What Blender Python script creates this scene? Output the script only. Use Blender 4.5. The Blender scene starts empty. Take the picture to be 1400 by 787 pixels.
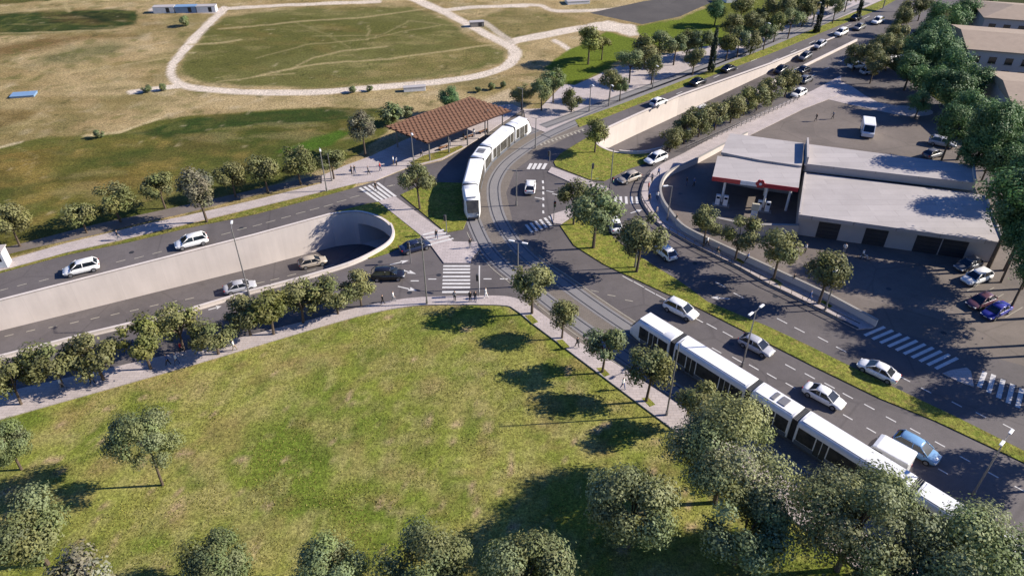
import bpy, bmesh, math, random
import numpy as np
from mathutils import Vector, Matrix, geometry

rnd = random.Random(7)
C = bpy.context.scene.collection
R = math.radians
# ------------------------------------------------------------------ survey: photo points -> ground plan in metres
F, PITCH, HC = 1000.0, R(36.5), 58.5
CP, SP = math.cos(PITCH), math.sin(PITCH)


def G(px, py, z=0.0):
    u = (px - 700) / F
    v = (py - 393.5) / F
    dy = CP - v * SP
    dz = -SP - v * CP
    t = (z - HC) / dz
    return (u * t, dy * t)


def depth(px, py, z):
    v = (py - 393.5) / F
    return (z - HC) / (-SP - v * CP)


def W(pts, z=0.0):
    return [G(p[0], p[1], z) for p in pts]


def sm(pts, n=6, closed=False):
    """Catmull-Rom through plan points"""
    out = []
    m = len(pts)
    rng = range(m) if closed else range(m - 1)
    for i in rng:
        if closed:
            p0, p1, p2, p3 = pts[i - 1], pts[i], pts[(i + 1) % m], pts[(i + 2) % m]
        else:
            p0, p1, p2, p3 = pts[max(i - 1, 0)], pts[i], pts[i + 1], pts[min(i + 2, m - 1)]
        for k in range(n):
            t = k / n
            a = [0.5 * (2 * p1[j] + (p2[j] - p0[j]) * t + (2 * p0[j] - 5 * p1[j] + 4 * p2[j] - p3[j]) * t * t +
                        (3 * p1[j] - p0[j] - 3 * p2[j] + p3[j]) * t ** 3) for j in (0, 1)]
            out.append(tuple(a))
    if not closed:
        out.append(tuple(pts[-1]))
    return out


def offset(path, d):
    """shift a plan polyline sideways (positive = to its left)"""
    out = []
    for i in range(len(path)):
        a = path[max(i - 1, 0)]
        b = path[min(i + 1, len(path) - 1)]
        dx, dy = b[0] - a[0], b[1] - a[1]
        l = math.hypot(dx, dy) or 1
        out.append((path[i][0] - dy / l * d, path[i][1] + dx / l * d))
    return out


# ------------------------------------------------------------------ materials
KL = 1.55


def lin(c):
    c = c / 255.0
    return c / 12.92 if c <= 0.04045 else ((c + 0.055) / 1.055) ** 2.4


def S(r, g, b, k=KL):
    """colour read off a sunlit patch of the photograph -> base colour"""
    return (lin(r) / k, lin(g) / k, lin(b) / k)


def nodes(name):
    m = bpy.data.materials.new(name)
    m.use_nodes = True
    nt = m.node_tree
    b = nt.nodes['Principled BSDF']
    return m, nt, b


def link(nt, a, b):
    nt.links.new(a, b)


def noise(nt, scale, detail=4, rough=0.6, vec=None):
    n = nt.nodes.new('ShaderNodeTexNoise')
    n.inputs['Scale'].default_value = scale
    n.inputs['Detail'].default_value = detail
    n.inputs['Roughness'].default_value = rough
    if vec is not None:
        link(nt, vec, n.inputs['Vector'])
    return n.outputs['Fac']


def mapr(nt, v, a, b, c, d):
    n = nt.nodes.new('ShaderNodeMapRange')
    link(nt, v, n.inputs[0])
    for i, x in enumerate((a, b, c, d)):
        n.inputs[i + 1].default_value = x
    return n.outputs[0]


def scol(nt, col, fac):
    """colour times factor"""
    n = nt.nodes.new('ShaderNodeVectorMath')
    n.operation = 'SCALE'
    if isinstance(col, tuple):
        n.inputs[0].default_value = col[:3]
    else:
        link(nt, col, n.inputs[0])
    link(nt, fac, n.inputs['Scale'])
    return n.outputs[0]


def mul(nt, a, b):
    n = nt.nodes.new('ShaderNodeMath')
    n.operation = 'MULTIPLY'
    link(nt, a, n.inputs[0])
    link(nt, b, n.inputs[1])
    return n.outputs[0]


def mixc(nt, fac, a, b):
    n = nt.nodes.new('ShaderNodeMix')
    n.data_type = 'RGBA'
    link(nt, fac, n.inputs[0])
    for s, x in ((6, a), (7, b)):
        if isinstance(x, tuple):
            n.inputs[s].default_value = (*x[:3], 1)
        else:
            link(nt, x, n.inputs[s])
    return n.outputs[2]


def pm(name, col, rough=0.75, var=0.12, scale=0.8, fine=9.0, metal=0.0, bump=0.0, spec=0.4):
    """general surface: base colour broken up at two sizes"""
    m, nt, b = nodes(name)
    pos = nt.nodes.new('ShaderNodeNewGeometry').outputs['Position']
    f = mul(nt, mapr(nt, noise(nt, scale, 5, 0.65, pos), 0.25, 0.75, 1 - var, 1 + var),
            mapr(nt, noise(nt, fine, 3, 0.6, pos), 0.25, 0.75, 1 - var * 0.6, 1 + var * 0.6))
    link(nt, scol(nt, col, f), b.inputs['Base Color'])
    b.inputs['Roughness'].default_value = rough
    b.inputs['Metallic'].default_value = metal
    b.inputs['Specular IOR Level'].default_value = spec
    if bump:
        bn = nt.nodes.new('ShaderNodeBump')
        bn.inputs['Strength'].default_value = bump
        bn.inputs['Distance'].default_value = 0.05
        link(nt, noise(nt, fine * 2, 3, 0.6, pos), bn.inputs['Height'])
        link(nt, bn.outputs[0], b.inputs['Normal'])
    return m


def paint(name, col, rough=0.3, metal=0.0):
    m, nt, b = nodes(name)
    pos = nt.nodes.new('ShaderNodeTexCoord').outputs['Object']
    f = mapr(nt, noise(nt, 3.0, 3, 0.6, pos), 0.3, 0.7, 0.9, 1.04)
    link(nt, scol(nt, col, f), b.inputs['Base Color'])
    b.inputs['Roughness'].default_value = rough
    b.inputs['Metallic'].default_value = metal
    b.inputs['Coat Weight'].default_value = 0.3
    return m


def mk_asphalt(name, col, patch=0.22):
    m, nt, b = nodes(name)
    pos = nt.nodes.new('ShaderNodeNewGeometry').outputs['Position']
    big = mapr(nt, noise(nt, 0.11, 5, 0.62, pos), 0.28, 0.72, 1 - patch, 1 + patch)
    mid = mapr(nt, noise(nt, 1.3, 6, 0.7, pos), 0.25, 0.75, 0.9, 1.1)
    grit = mapr(nt, noise(nt, 14.0, 2, 0.6, pos), 0.3, 0.7, 0.86, 1.14)
    # worn joints between laying strips and old repairs
    v = nt.nodes.new('ShaderNodeTexVoronoi')
    v.feature = 'DISTANCE_TO_EDGE'
    v.inputs['Scale'].default_value = 0.07
    link(nt, pos, v.inputs['Vector'])
    seam = mapr(nt, v.outputs['Distance'], 0.0, 0.012, 0.8, 1.0)
    stain = mapr(nt, noise(nt, 0.5, 4, 0.7, pos), 0.6, 0.75, 1.0, 0.78)
    patch_v = nt.nodes.new('ShaderNodeTexVoronoi')
    patch_v.inputs['Scale'].default_value = 0.09
    link(nt, pos, patch_v.inputs['Vector'])
    pb = nt.nodes.new('ShaderNodeRGBToBW')
    link(nt, patch_v.outputs['Color'], pb.inputs[0])
    slabs = mapr(nt, pb.outputs[0], 0.2, 0.8, 0.92, 1.07)
    spots = mapr(nt, noise(nt, 2.6, 3, 0.6, pos), 0.66, 0.72, 1.0, 0.7)
    f = mul(nt, mul(nt, mul(nt, mul(nt, big, mid), mul(nt, grit, seam)), stain), mul(nt, slabs, spots))
    link(nt, scol(nt, col, f), b.inputs['Base Color'])
    b.inputs['Roughness'].default_value = 0.82
    b.inputs['Specular IOR Level'].default_value = 0.35
    return m


def mk_paving(name, col, bw=0.8, bh=0.4, var=0.08):
    m, nt, b = nodes(name)
    pos = nt.nodes.new('ShaderNodeNewGeometry').outputs['Position']
    br = nt.nodes.new('ShaderNodeTexBrick')
    br.inputs['Scale'].default_value = 1.0
    br.inputs['Brick Width'].default_value = bw
    br.inputs['Row Height'].default_value = bh
    br.inputs['Mortar Size'].default_value = 0.02
    br.inputs['Color1'].default_value = (1, 1, 1, 1)
    br.inputs['Color2'].default_value = (0.86, 0.86, 0.86, 1)
    br.inputs['Mortar'].default_value = (0.6, 0.6, 0.6, 1)
    link(nt, pos, br.inputs['Vector'])
    bw_ = nt.nodes.new('ShaderNodeRGBToBW')
    link(nt, br.outputs['Color'], bw_.inputs[0])
    f = mul(nt, mul(nt, mapr(nt, noise(nt, 0.35, 5, 0.65, pos), 0.25, 0.75, 1 - var * 1.6, 1 + var * 1.6), bw_.outputs[0]),
            mapr(nt, noise(nt, 4.0, 4, 0.7, pos), 0.25, 0.75, 1 - var, 1 + var))
    link(nt, scol(nt, col, f), b.inputs['Base Color'])
    b.inputs['Roughness'].default_value = 0.85
    return m


def mk_concrete(name, col):
    """cast wall: panel joints and streaks that run down it"""
    m, nt, b = nodes(name)
    pos = nt.nodes.new('ShaderNodeNewGeometry').outputs['Position']
    mp = nt.nodes.new('ShaderNodeMapping')
    mp.inputs['Scale'].default_value = (1.2, 1.2, 0.12)
    link(nt, pos, mp.inputs['Vector'])
    streak = mapr(nt, noise(nt, 1.0, 5, 0.7, mp.outputs[0]), 0.3, 0.7, 0.93, 1.04)
    big = mapr(nt, noise(nt, 0.2, 4, 0.6, pos), 0.3, 0.7, 0.93, 1.07)
    sx = nt.nodes.new('ShaderNodeSeparateXYZ')
    link(nt, pos, sx.inputs[0])
    w = nt.nodes.new('ShaderNodeMath')
    w.operation = 'PINGPONG'
    w.inputs[1].default_value = 2.5
    link(nt, sx.outputs[0], w.inputs[0])
    joint = mapr(nt, w.outputs[0], 0.0, 0.04, 0.9, 1.0)
    link(nt, scol(nt, col, mul(nt, mul(nt, streak, big), joint)), b.inputs['Base Color'])
    b.inputs['Roughness'].default_value = 0.85
    return m


def mk_ground():
    m, nt, b = nodes('ground_soil')
    pos = nt.nodes.new('ShaderNodeNewGeometry').outputs['Position']
    a = nt.nodes.new('ShaderNodeVertexColor')
    a.layer_name = 'ground_col'
    f = mul(nt, mul(nt, mapr(nt, noise(nt, 0.25, 6, 0.7, pos), 0.25, 0.75, 0.82, 1.18),
                    mapr(nt, noise(nt, 2.0, 7, 0.85, pos), 0.38, 0.62, 0.55, 1.45)),
            mapr(nt, noise(nt, 5.0, 3, 0.8, pos), 0.38, 0.62, 0.66, 1.34))
    link(nt, scol(nt, a.outputs['Color'], f), b.inputs['Base Color'])
    b.inputs['Roughness'].default_value = 0.95
    b.inputs['Specular IOR Level'].default_value = 0.1
    bn = nt.nodes.new('ShaderNodeBump')
    bn.inputs['Strength'].default_value = 0.5
    bn.inputs['Distance'].default_value = 0.15
    link(nt, noise(nt, 3.0, 5, 0.75, pos), bn.inputs['Height'])
    link(nt, bn.outputs[0], b.inputs['Normal'])
    return m


def mk_turf(name, c1, c2, c3):
    m, nt, b = nodes(name)
    pos = nt.nodes.new('ShaderNodeNewGeometry').outputs['Position']
    c = mixc(nt, mapr(nt, noise(nt, 0.45, 5, 0.7, pos), 0.4, 0.6, 0, 1), c1, c2)
    c = mixc(nt, mapr(nt, noise(nt, 1.1, 5, 0.75, pos), 0.5, 0.68, 0, 1), c, c3)
    f = mul(nt, mapr(nt, noise(nt, 2.0, 7, 0.85, pos), 0.38, 0.62, 0.55, 1.45), mapr(nt, noise(nt, 5, 3, 0.8, pos), 0.38, 0.62, 0.66, 1.34))
    link(nt, scol(nt, c, f), b.inputs['Base Color'])
    b.inputs['Roughness'].default_value = 0.95
    b.inputs['Specular IOR Level'].default_value = 0.1
    bn = nt.nodes.new('ShaderNodeBump')
    bn.inputs['Strength'].default_value = 0.6
    bn.inputs['Distance'].default_value = 0.15
    link(nt, noise(nt, 5.0, 4, 0.75, pos), bn.inputs['Height'])
    link(nt, bn.outputs[0], b.inputs['Normal'])
    return m


def mk_leaf(name, col, trans=0.25):
    m, nt, b = nodes(name)
    a = nt.nodes.new('ShaderNodeVertexColor')
    a.layer_name = 'leaf_tint'
    ob = nt.nodes.new('ShaderNodeObjectInfo')
    f = mapr(nt, ob.outputs['Random'], 0, 1, 0.82, 1.18)
    mx = nt.nodes.new('ShaderNodeVectorMath')
    mx.operation = 'MULTIPLY'
    link(nt, a.outputs['Color'], mx.inputs[0])
    mx.inputs[1].default_value = col
    c = scol(nt, mx.outputs[0], f)
    link(nt, c, b.inputs['Base Color'])
    b.inputs['Roughness'].default_value = 0.6
    b.inputs['Specular IOR Level'].default_value = 0.25
    t = nt.nodes.new('ShaderNodeBsdfTranslucent')
    link(nt, c, t.inputs['Color'])
    ms = nt.nodes.new('ShaderNodeMixShader')
    ms.inputs[0].default_value = trans
    link(nt, b.outputs[0], ms.inputs[1])
    link(nt, t.outputs[0], ms.inputs[2])
    link(nt, ms.outputs[0], nt.nodes['Material Output'].inputs[0])
    return m


def glassy(name, col=(0.012, 0.016, 0.022), rough=0.08):
    m, nt, b = nodes(name)
    pos = nt.nodes.new('ShaderNodeNewGeometry').outputs['Position']
    f = mapr(nt, noise(nt, 1.2, 3, 0.6, pos), 0.3, 0.7, 0.6, 1.5)
    link(nt, scol(nt, col, f), b.inputs['Base Color'])
    b.inputs['Roughness'].default_value = rough
    b.inputs['Specular IOR Level'].default_value = 0.6
    return m


M = {}
M['asphalt'] = mk_asphalt('asphalt', S(110, 103, 101))
M['asphalt_lot'] = mk_asphalt('asphalt_lot', S(126, 115, 106))
M['asphalt_dark'] = mk_asphalt('asphalt_dark', S(92, 86, 80))
M['pave'] = mk_paving('pale_paving', S(210, 196, 190))
M['pave_tram'] = mk_paving('tramway_paving', S(137, 126, 114), 0.5, 0.25)
M['slab'] = pm('track_slab', S(146, 142, 140), 0.85, 0.08)
M['kerb'] = pm('kerb_stone', S(170, 164, 156), 0.85, 0.1)
M['wall'] = mk_concrete('cast_concrete', S(203, 192, 183, 1.10))
M['roof'] = mk_paving('pale_roof_membrane', S(200, 191, 186), 7.0, 1.6, 0.05)
M['house_wall'] = pm('house_render', S(205, 200, 198), 0.85, 0.05)
M['facade'] = pm('pale_render', S(190, 184, 182), 0.85, 0.05)
M['shutter'] = pm('dark_shutter', (0.03, 0.03, 0.035), 0.5, 0.2)
M['rail'] = pm('rail_steel', (0.06, 0.06, 0.065), 0.45, 0.2, metal=0.3)
M['mark'] = pm('road_paint', S(232, 228, 222), 0.7, 0.16, 1.5, 7)
M['mark_old'] = pm('worn_road_paint', S(186, 178, 160), 0.7, 0.2, 1.5, 7)
M['ground'] = mk_ground()
M['turf'] = mk_turf('island_turf', S(122, 132, 54), S(146, 146, 66), S(156, 138, 80))
M['turf_dry'] = mk_turf('verge_turf', S(116, 122, 52), S(140, 132, 66), S(156, 138, 88))
M['steel'] = pm('galvanised_steel', (0.23, 0.22, 0.21), 0.45, 0.1, metal=0.4)
M['dark'] = pm('dark_metal', (0.03, 0.03, 0.033), 0.5, 0.15)
M['bark'] = pm('bark', (0.09, 0.065, 0.045), 0.9, 0.3, 3, 20, bump=0.5)
M['glass'] = glassy('tinted_glass')
M['tglass'] = glassy('tram_glass', (0.05, 0.046, 0.036), 0.08)
M['white'] = paint('white_enamel', (0.74, 0.73, 0.71), 0.32)
M['tramgrey'] = paint('tram_lower_grey', (0.10, 0.11, 0.13), 0.35)
M['rubber'] = pm('rubber', (0.015, 0.015, 0.016), 0.8, 0.2)
M['rim'] = pm('alloy', (0.35, 0.35, 0.36), 0.35, 0.1, metal=0.7)
M['lamp'] = pm('lamp_lens', (0.75, 0.75, 0.72), 0.2, 0.05)
M['red'] = paint('red_enamel', (0.42, 0.02, 0.03), 0.4)
M['redlens'] = pm('red_lens', (0.35, 0.01, 0.01), 0.25, 0.1)
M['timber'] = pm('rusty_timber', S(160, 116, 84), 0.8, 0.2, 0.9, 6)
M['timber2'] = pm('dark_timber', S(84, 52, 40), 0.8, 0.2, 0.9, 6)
M['tile'] = pm('sandy_roof_tile', S(178, 158, 138), 0.9, 0.12, 0.6, 5)
M['blue'] = paint('blue_sheet', (0.17, 0.27, 0.40), 0.5)
M['teal'] = paint('green_sign', (0.02, 0.16, 0.11), 0.4)
M['yellow'] = paint('cream_panel', (0.55, 0.50, 0.36), 0.5)


def rgbm(name, c, r=0.28):
    return paint(name, c, r)


PAINT = {
    'white': M['white'], 'silver': rgbm('silver_paint', (0.36, 0.36, 0.38), 0.3), 'black': rgbm('black_paint', (0.012, 0.012, 0.016), 0.22),
    'navy': rgbm('navy_paint', (0.016, 0.022, 0.05), 0.22), 'blue': rgbm('pale_blue_paint', (0.16, 0.30, 0.48), 0.28),
    'deepblue': rgbm('deep_blue_paint', (0.035, 0.04, 0.26), 0.28), 'maroon': rgbm('maroon_paint', (0.11, 0.05, 0.07), 0.3),
    'beige': rgbm('beige_paint', (0.36, 0.31, 0.25), 0.32), 'grey': rgbm('grey_paint', (0.12, 0.12, 0.13), 0.3), 'red': rgbm('red_paint', (0.3, 0.02, 0.02), 0.3)}
LEAF = {
    'olive': mk_leaf('olive_leaf', (0.165, 0.172, 0.066)), 'grey': mk_leaf('grey_green_leaf', (0.190, 0.212, 0.095)), 'deep': mk_leaf('deep_green_leaf', (0.090, 0.160, 0.060)),
    'cypress': mk_leaf('cypress_leaf', (0.030, 0.042, 0.022), 0.1), 'bright': mk_leaf('light_green_leaf', (0.165, 0.175, 0.052)), 'sage': mk_leaf('sage_leaf', (0.155, 0.185, 0.080)),
    'silver': mk_leaf('silver_leaf', (0.20, 0.195, 0.12))}


# ------------------------------------------------------------------ object helpers
def mesh_obj(name, me, mat=None, parent=None):
    o = bpy.data.objects.new(name, me)
    C.objects.link(o)
    if mat is not None:
        me.materials.append(mat)
    if parent is not None:
        o.parent = parent
    return o


def from_bm(name, bm, mat, parent=None, smooth=False):
    me = bpy.data.meshes.new(name)
    bmesh.ops.recalc_face_normals(bm, faces=bm.faces)
    bm.to_mesh(me)
    bm.free()
    if smooth:
        for p in me.polygons:
            p.use_smooth = True
    return mesh_obj(name, me, mat, parent)


LABELS = {}


def tag(o, label, cat, group=None):
    n = len(label.split())
    assert 4 <= n <= 16, label
    k = label.lower()
    if k in LABELS and not (group and LABELS[k] == group):
        print('DUPLABEL', label)
    LABELS[k] = group
    o['label'] = label
    o['category'] = cat
    if group:
        o['group'] = group
    return o


def thing(name, label, cat, loc=(0, 0, 0), rz=0.0, group=None):
    o = bpy.data.objects.new(name, None)
    o.empty_display_size = 0.3
    C.objects.link(o)
    o.location = loc
    o.rotation_euler = (0, 0, rz)
    if label:
        tag(o, label, cat, group)
    else:
        o['category'] = cat
    return o


def structure(o):
    o['kind'] = 'structure'
    return o


def copy_tree(root, loc, rz=0.0, sc=None, label=None, group=None):
    r = root.copy()
    C.objects.link(r)
    r.location = loc
    r.rotation_euler = (0, 0, rz)
    if sc is not None:
        r.scale = sc
    if label:
        tag(r, label, r['category'], group)
    for ch in list(root.children):
        c = ch.copy()
        C.objects.link(c)
        c.parent = r
        for g in list(ch.children):
            d = g.copy()
            C.objects.link(d)
            d.parent = c
    return r


def move(root, loc, rz=0.0, sc=None):
    root.location = loc
    root.rotation_euler = (0, 0, rz)
    if sc is not None:
        root.scale = sc
    return root


def box(bm, c, s, rz=0.0, bev=0.0):
    r = bmesh.ops.create_cube(bm, size=1.0)
    vs = r['verts']
    mt = Matrix.Translation(c) @ Matrix.Rotation(rz, 4, 'Z') @ Matrix.Diagonal((s[0], s[1], s[2], 1))
    bmesh.ops.transform(bm, matrix=mt, verts=vs)
    if bev:
        es = list({e for v in vs for e in v.link_edges})
        bmesh.ops.bevel(bm, geom=es, offset=bev, segments=2, affect='EDGES', profile=0.5)


def tube(bm, a, b, r0, r1=None, n=8, cap=True):
    a, b = Vector(a), Vector(b)
    if r1 is None:
        r1 = r0
    d = (b - a)
    q = d.to_track_quat('Z', 'Y')
    ra, rb = [], []
    for i in range(n):
        t = 2 * math.pi * i / n
        v = q @ Vector((math.cos(t), math.sin(t), 0))
        ra.append(bm.verts.new(a + v * r0))
        rb.append(bm.verts.new(b + v * r1))
    for i in range(n):
        j = (i + 1) % n
        bm.faces.new((ra[i], ra[j], rb[j], rb[i]))
    if cap:
        bm.faces.new(ra[::-1])
        bm.faces.new(rb)


def prism(bm, poly, z0, z1):
    lo = [bm.verts.new((p[0], p[1], z0)) for p in poly]
    hi = [bm.verts.new((p[0], p[1], z1)) for p in poly]
    n = len(poly)
    for i in range(n):
        j = (i + 1) % n
        bm.faces.new((lo[i], lo[j], hi[j], hi[i]))
    bm.faces.new(lo[::-1])
    bm.faces.new(hi)


def loft(bm, rings, cap=True):
    vv = [[bm.verts.new(p) for p in r] for r in rings]
    n = len(rings[0])
    for a, b in zip(vv, vv[1:]):
        for i in range(n):
            j = (i + 1) % n
            bm.faces.new((a[i], a[j], b[j], b[i]))
    if cap:
        bm.faces.new(vv[0][::-1])
        bm.faces.new(vv[-1])
    return vv


def region(name, plus, minus=(), z=0.02, mat='asphalt', thick=0.0, zfun=None):
    """plan area = union of PLUS minus MINUS, as one sheet (or slab)"""
    verts, faces = [], []
    for poly in list(plus) + list(minus):
        i0 = len(verts)
        clean = []
        for p in poly:
            if not clean or math.hypot(p[0] - clean[-1][0], p[1] - clean[-1][1]) > 1e-3:
                clean.append(p)
        if sum(p[0] * q[1] - q[0] * p[1] for p, q in zip(clean, clean[1:] + clean[:1])) < 0:
            clean.reverse()
        verts += [Vector((p[0], p[1])) for p in clean]
        faces.append(list(range(i0, i0 + len(clean))))
    np_ = len(plus)
    ov, oe, of, _, _, orig = geometry.delaunay_2d_cdt(verts, [], faces, 0, 1e-4)
    keep = []
    for f, og in zip(of, orig):
        if any(k < np_ for k in og) and not any(k >= np_ for k in og):
            keep.append(f)
    bm = bmesh.new()
    used = {}
    for f in keep:
        for i in f:
            if i not in used:
                used[i] = bm.verts.new((ov[i].x, ov[i].y, zfun(ov[i].x, ov[i].y) if zfun else z))
        try:
            bm.faces.new([used[i] for i in f])
        except ValueError:
            pass
    bmesh.ops.recalc_face_normals(bm, faces=bm.faces)
    for f in bm.faces:
        if f.normal.z < 0:
            f.normal_flip()
    if thick:
        for e in [e for e in bm.edges if len(e.link_faces) == 1]:
            a, b = e.verts
            a2 = bm.verts.new((a.co.x, a.co.y, a.co.z - thick))
            b2 = bm.verts.new((b.co.x, b.co.y, b.co.z - thick))
            bm.faces.new((a, b, b2, a2))
        bmesh.ops.remove_doubles(bm, verts=bm.verts, dist=1e-4)
        bmesh.ops.recalc_face_normals(bm, faces=bm.faces)
    me = bpy.data.meshes.new(name)
    bm.to_mesh(me)
    bm.free()
    o = mesh_obj(name, me, M[mat])
    return structure(o)


def ribbon_poly(path, a, b):
    return offset(path, a) + offset(path, b)[::-1]


def wall_along(bm, path, thick, z0, z1, closed=False):
    """low wall of given thickness centred on PATH"""
    l, r = offset(path, thick / 2), offset(path, -thick / 2)
    rings = []
    for p, q in zip(l, r):
        rings.append([(p[0], p[1], z0), (p[0], p[1], z1), (q[0], q[1], z1), (q[0], q[1], z0)])
    loft(bm, rings)


# ------------------------------------------------------------------ plan lines
TL_FAR = W([(-160, 453), (0, 412), (200, 360.5), (350, 322), (452, 294)])
TL_END = sm(W([(452, 294), (487, 290.5), (513, 296.5), (529, 306), (536, 318), (532, 332), (512, 346), (475, 363), (413, 382)]), 6)
TL_NEAR = W([(413, 382), (340, 401), (254, 427), (127, 457), (0, 490), (-160, 531)])
TRENCH_L = TL_FAR[:-1] + TL_END[:-1] + TL_NEAR
ax0, ax1 = Vector(G(0, 412)), Vector(G(452, 294))
AXL = (ax1 - ax0).normalized()


def zL(x, y):
    s = (Vector((x, y)) - ax0).dot(AXL)
    return -4.4 - 1.25 * s / 41.0


TR_FAR = W([(1146, 48.5), (1050, 87.5), (929, 130), (870, 156), (835, 172)])
TR_END = sm(W([(835, 172), (822, 179), (813, 188), (815, 197), (823, 203), (836, 208), (854, 211), (880, 211), (905, 206)]), 5)
TR_NEAR = W([(905, 206), (940, 183), (1000, 148), (1073, 106), (1172, 57)])
TRENCH_R = TR_FAR[:-1] + TR_END[:-1] + TR_NEAR
bx0, bx1 = Vector(G(835, 172)), Vector(G(1150, 48))
AXR = (bx1 - bx0).normalized()
LR = (bx1 - bx0).length


def zR(x, y):
    s = (Vector((x, y)) - bx0).dot(AXR)
    t = max(0.0, min(1.0, (s - 0.30 * LR) / (0.64 * LR)))
    return -4.6 + 4.62 * t


TRK_L = sm(W([(1160, 5), (1050, 57), (940, 100), (850, 133), (776, 161), (738, 175), (712, 185)]) +
           [(0.3, 125.0), (-3.0, 119.5), (-5.2, 113.5), (-6.4, 108), (-6.6, 102.5), (-6.1, 97.3)] +
           W([(662, 334), (683, 359), (706, 378), (750, 412), (797, 448)]) +
           [(G(797, 448)[0] + 0.652 * t, G(797, 448)[1] - 0.758 * t) for t in (14, 35, 60)], 8)
gR = Vector(G(850, 443))
TRK_R = sm(W([(1185, 4), (1062, 59), (945, 105), (855, 139), (782, 170), (742, 189), (712, 208), (690, 226), (677, 247), (675, 266), (680, 292), (692, 316), (712, 342), (738, 365), (770, 387), (806, 413)]) +
           [(gR.x + 0.652 * t, gR.y - 0.758 * t) for t in (0, 14, 35, 65)], 8)

# asphalt carpet
KERB_R = W([(1150, 104), (1110, 125), (1050, 150), (1000, 175), (935, 210)]) + sm(W([(929, 213), (903, 226), (883, 243), (875.5, 258), (874.6, 273), (883, 289), (898, 307), (922, 322)]), 4) + \
    W([(948, 337), (1010, 368), (1050, 391), (1075, 402.5), (1126, 428), (1172, 451), (1193, 449)])
WALL_R = W([(1150, 124), (1100, 143), (1022, 181)], 1) + sm(W([(986, 199), (948, 219), (915.5, 234), (904, 251), (905, 269), (915.5, 286.5), (933, 307), (959, 321.6)], 1.0), 4) + \
    W([(1010, 345), (1129, 400), (1200, 438)], 1.0)
carpet = W([(-160, 418), (0, 372), (63, 354), (178, 330), (254, 312), (350, 293), (482, 257), (513, 248), (553, 232), (604, 220), (637, 202), (668, 181), (690, 166), (716, 150), (738, 149), (786, 150),
            (852, 135), (941, 101), (1050, 60), (1177, 8), (1290, -50), (1420, -105), (1560, -110), (1420, -50), (1290, 15), (1235, 55), (1200, 82), (1300, 150), (1420, 260), (1600, 480), (1700, 900), (1290, 860),
            (1240, 800), (1100, 715), (926, 580), (700, 412), (683, 409), (589, 409), (548, 413), (508, 421), (447, 434), (386, 457), (308, 478), (259, 491), (186, 507), (81, 540), (-160, 600)])
region('road', [carpet], [TRENCH_L, TRENCH_R], 0.02, 'asphalt')

# forecourt and yard of the petrol station
lot = WALL_R[::-1] + W([(1185, 118), (1250, 128), (1300, 180), (1325, 222), (1352, 262), (1376, 330), (1425, 385), (1600, 500), (1560, 560), (1400, 500), (1290, 470)])
region('forecourt', [lot], [], 0.024, 'asphalt_lot')
region('tarmac_field', [W([(806, 18), (878, 33.5), (929, 23), (975, 2.5), (960, -10), (880, 2)])], [], 0.01, 'asphalt_dark')

# footways (slabs with a kerb step)
sw_up = W([(-160, 404), (0, 359), (90, 333.5), (200, 307), (254, 296), (350, 274), (440, 251.5), (482, 240), (492, 250.5), (440, 262.5), (350, 284), (254, 307), (178, 325.5), (90, 346), (0, 370.5), (-160, 416)])
plaza = W([(440, 241), (470, 228), (508, 214), (545, 196), (600, 172), (660, 148), (700, 143), (716, 150), (690, 166), (668, 181), (637, 201), (604, 219), (553, 231), (513, 247.5), (491, 251), (470, 246), (440, 252)])
region('footway', [sw_up, plaza], [], 0.14, 'pave', 0.14)
sw_bike = sm(W([(-160, 380), (25, 334), (130, 307), (200, 292), (260, 279), (350, 259), (430, 241), (445, 238)]), 3) + sm(W([(447, 248), (430, 251), (350, 267), (260, 290), (200, 303), (130, 321), (25, 344), (-160, 394)]), 3)
region('cycle_path', [sw_bike], [], 0.03, 'asphalt_lot', 0.03)
sw_low = sm(W([(-160, 584), (0, 538.5), (254, 480), (420, 439), (477, 424), (528, 413), (574, 407), (640, 405.3), (690, 405.5), (716, 413), (746, 433), (784, 463), (842, 498), (903, 537)]), 4) + \
    W([(1096, 662), (1240, 760), (1330, 830), (1290, 860), (1250, 838), (1090, 716), (926, 592), (776, 479), (725, 440.7)]) + \
    sm(W([(725, 440.7), (704, 424), (683, 417.8), (589, 417.3), (548, 421), (508, 428.5), (447, 444.5), (259, 500.5), (38, 563), (-160, 619)]), 4)
region('footway', [sw_low], [], 0.14, 'pave', 0.14)
sw_r = KERB_R + [(p[0], p[1]) for p in WALL_R[::-1]]
region('footway', [sw_r], [], 0.14, 'pave', 0.14)
prom = W([(716, 150), (738, 149), (770, 116), (786, 117), (845, 91), (930, 71), (1000, 57), (1090, 24), (1150, 3), (1230, -30), (1290, -55), (1225, -8), (1177, 13), (1050, 65), (941, 107), (852, 141), (786, 164), (752, 184), (720, 172)])
region('promenade', [prom], [], 0.10, 'pave', 0.1)
walk = W([(517, 276), (540, 269), (568.6, 290), (607, 318.5), (619.5, 331), (652, 331.5), (655, 342), (644, 355), (644, 360.5), (607, 360.5), (589, 336), (576, 323)])
region('crossing_island', [walk], [], 0.14, 'pave', 0.14)
region('crossing_island', [W([(749, 236), (754, 229), (800, 245.5), (832, 258), (827, 265), (780, 250)])], [], 0.14, 'pave', 0.14)
region('crossing_island', [W([(753, 294), (778, 286.5), (787, 293), (767, 307), (757, 306)])], [], 0.14, 'pave', 0.14)
region('crossing_island', [W([(1288, 511), (1300, 506.5), (1321, 503), (1327, 508), (1331, 529), (1310, 522)])], [], 0.14, 'pave', 0.14)
region('forecourt_path', [sm(W([(1110, 128), (1150, 112), (1200, 140), (1262, 147), (1275, 156), (1240, 159), (1180, 147), (1140, 138)]), 3, True)], [], 0.05, 'pave', 0.03)

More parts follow.
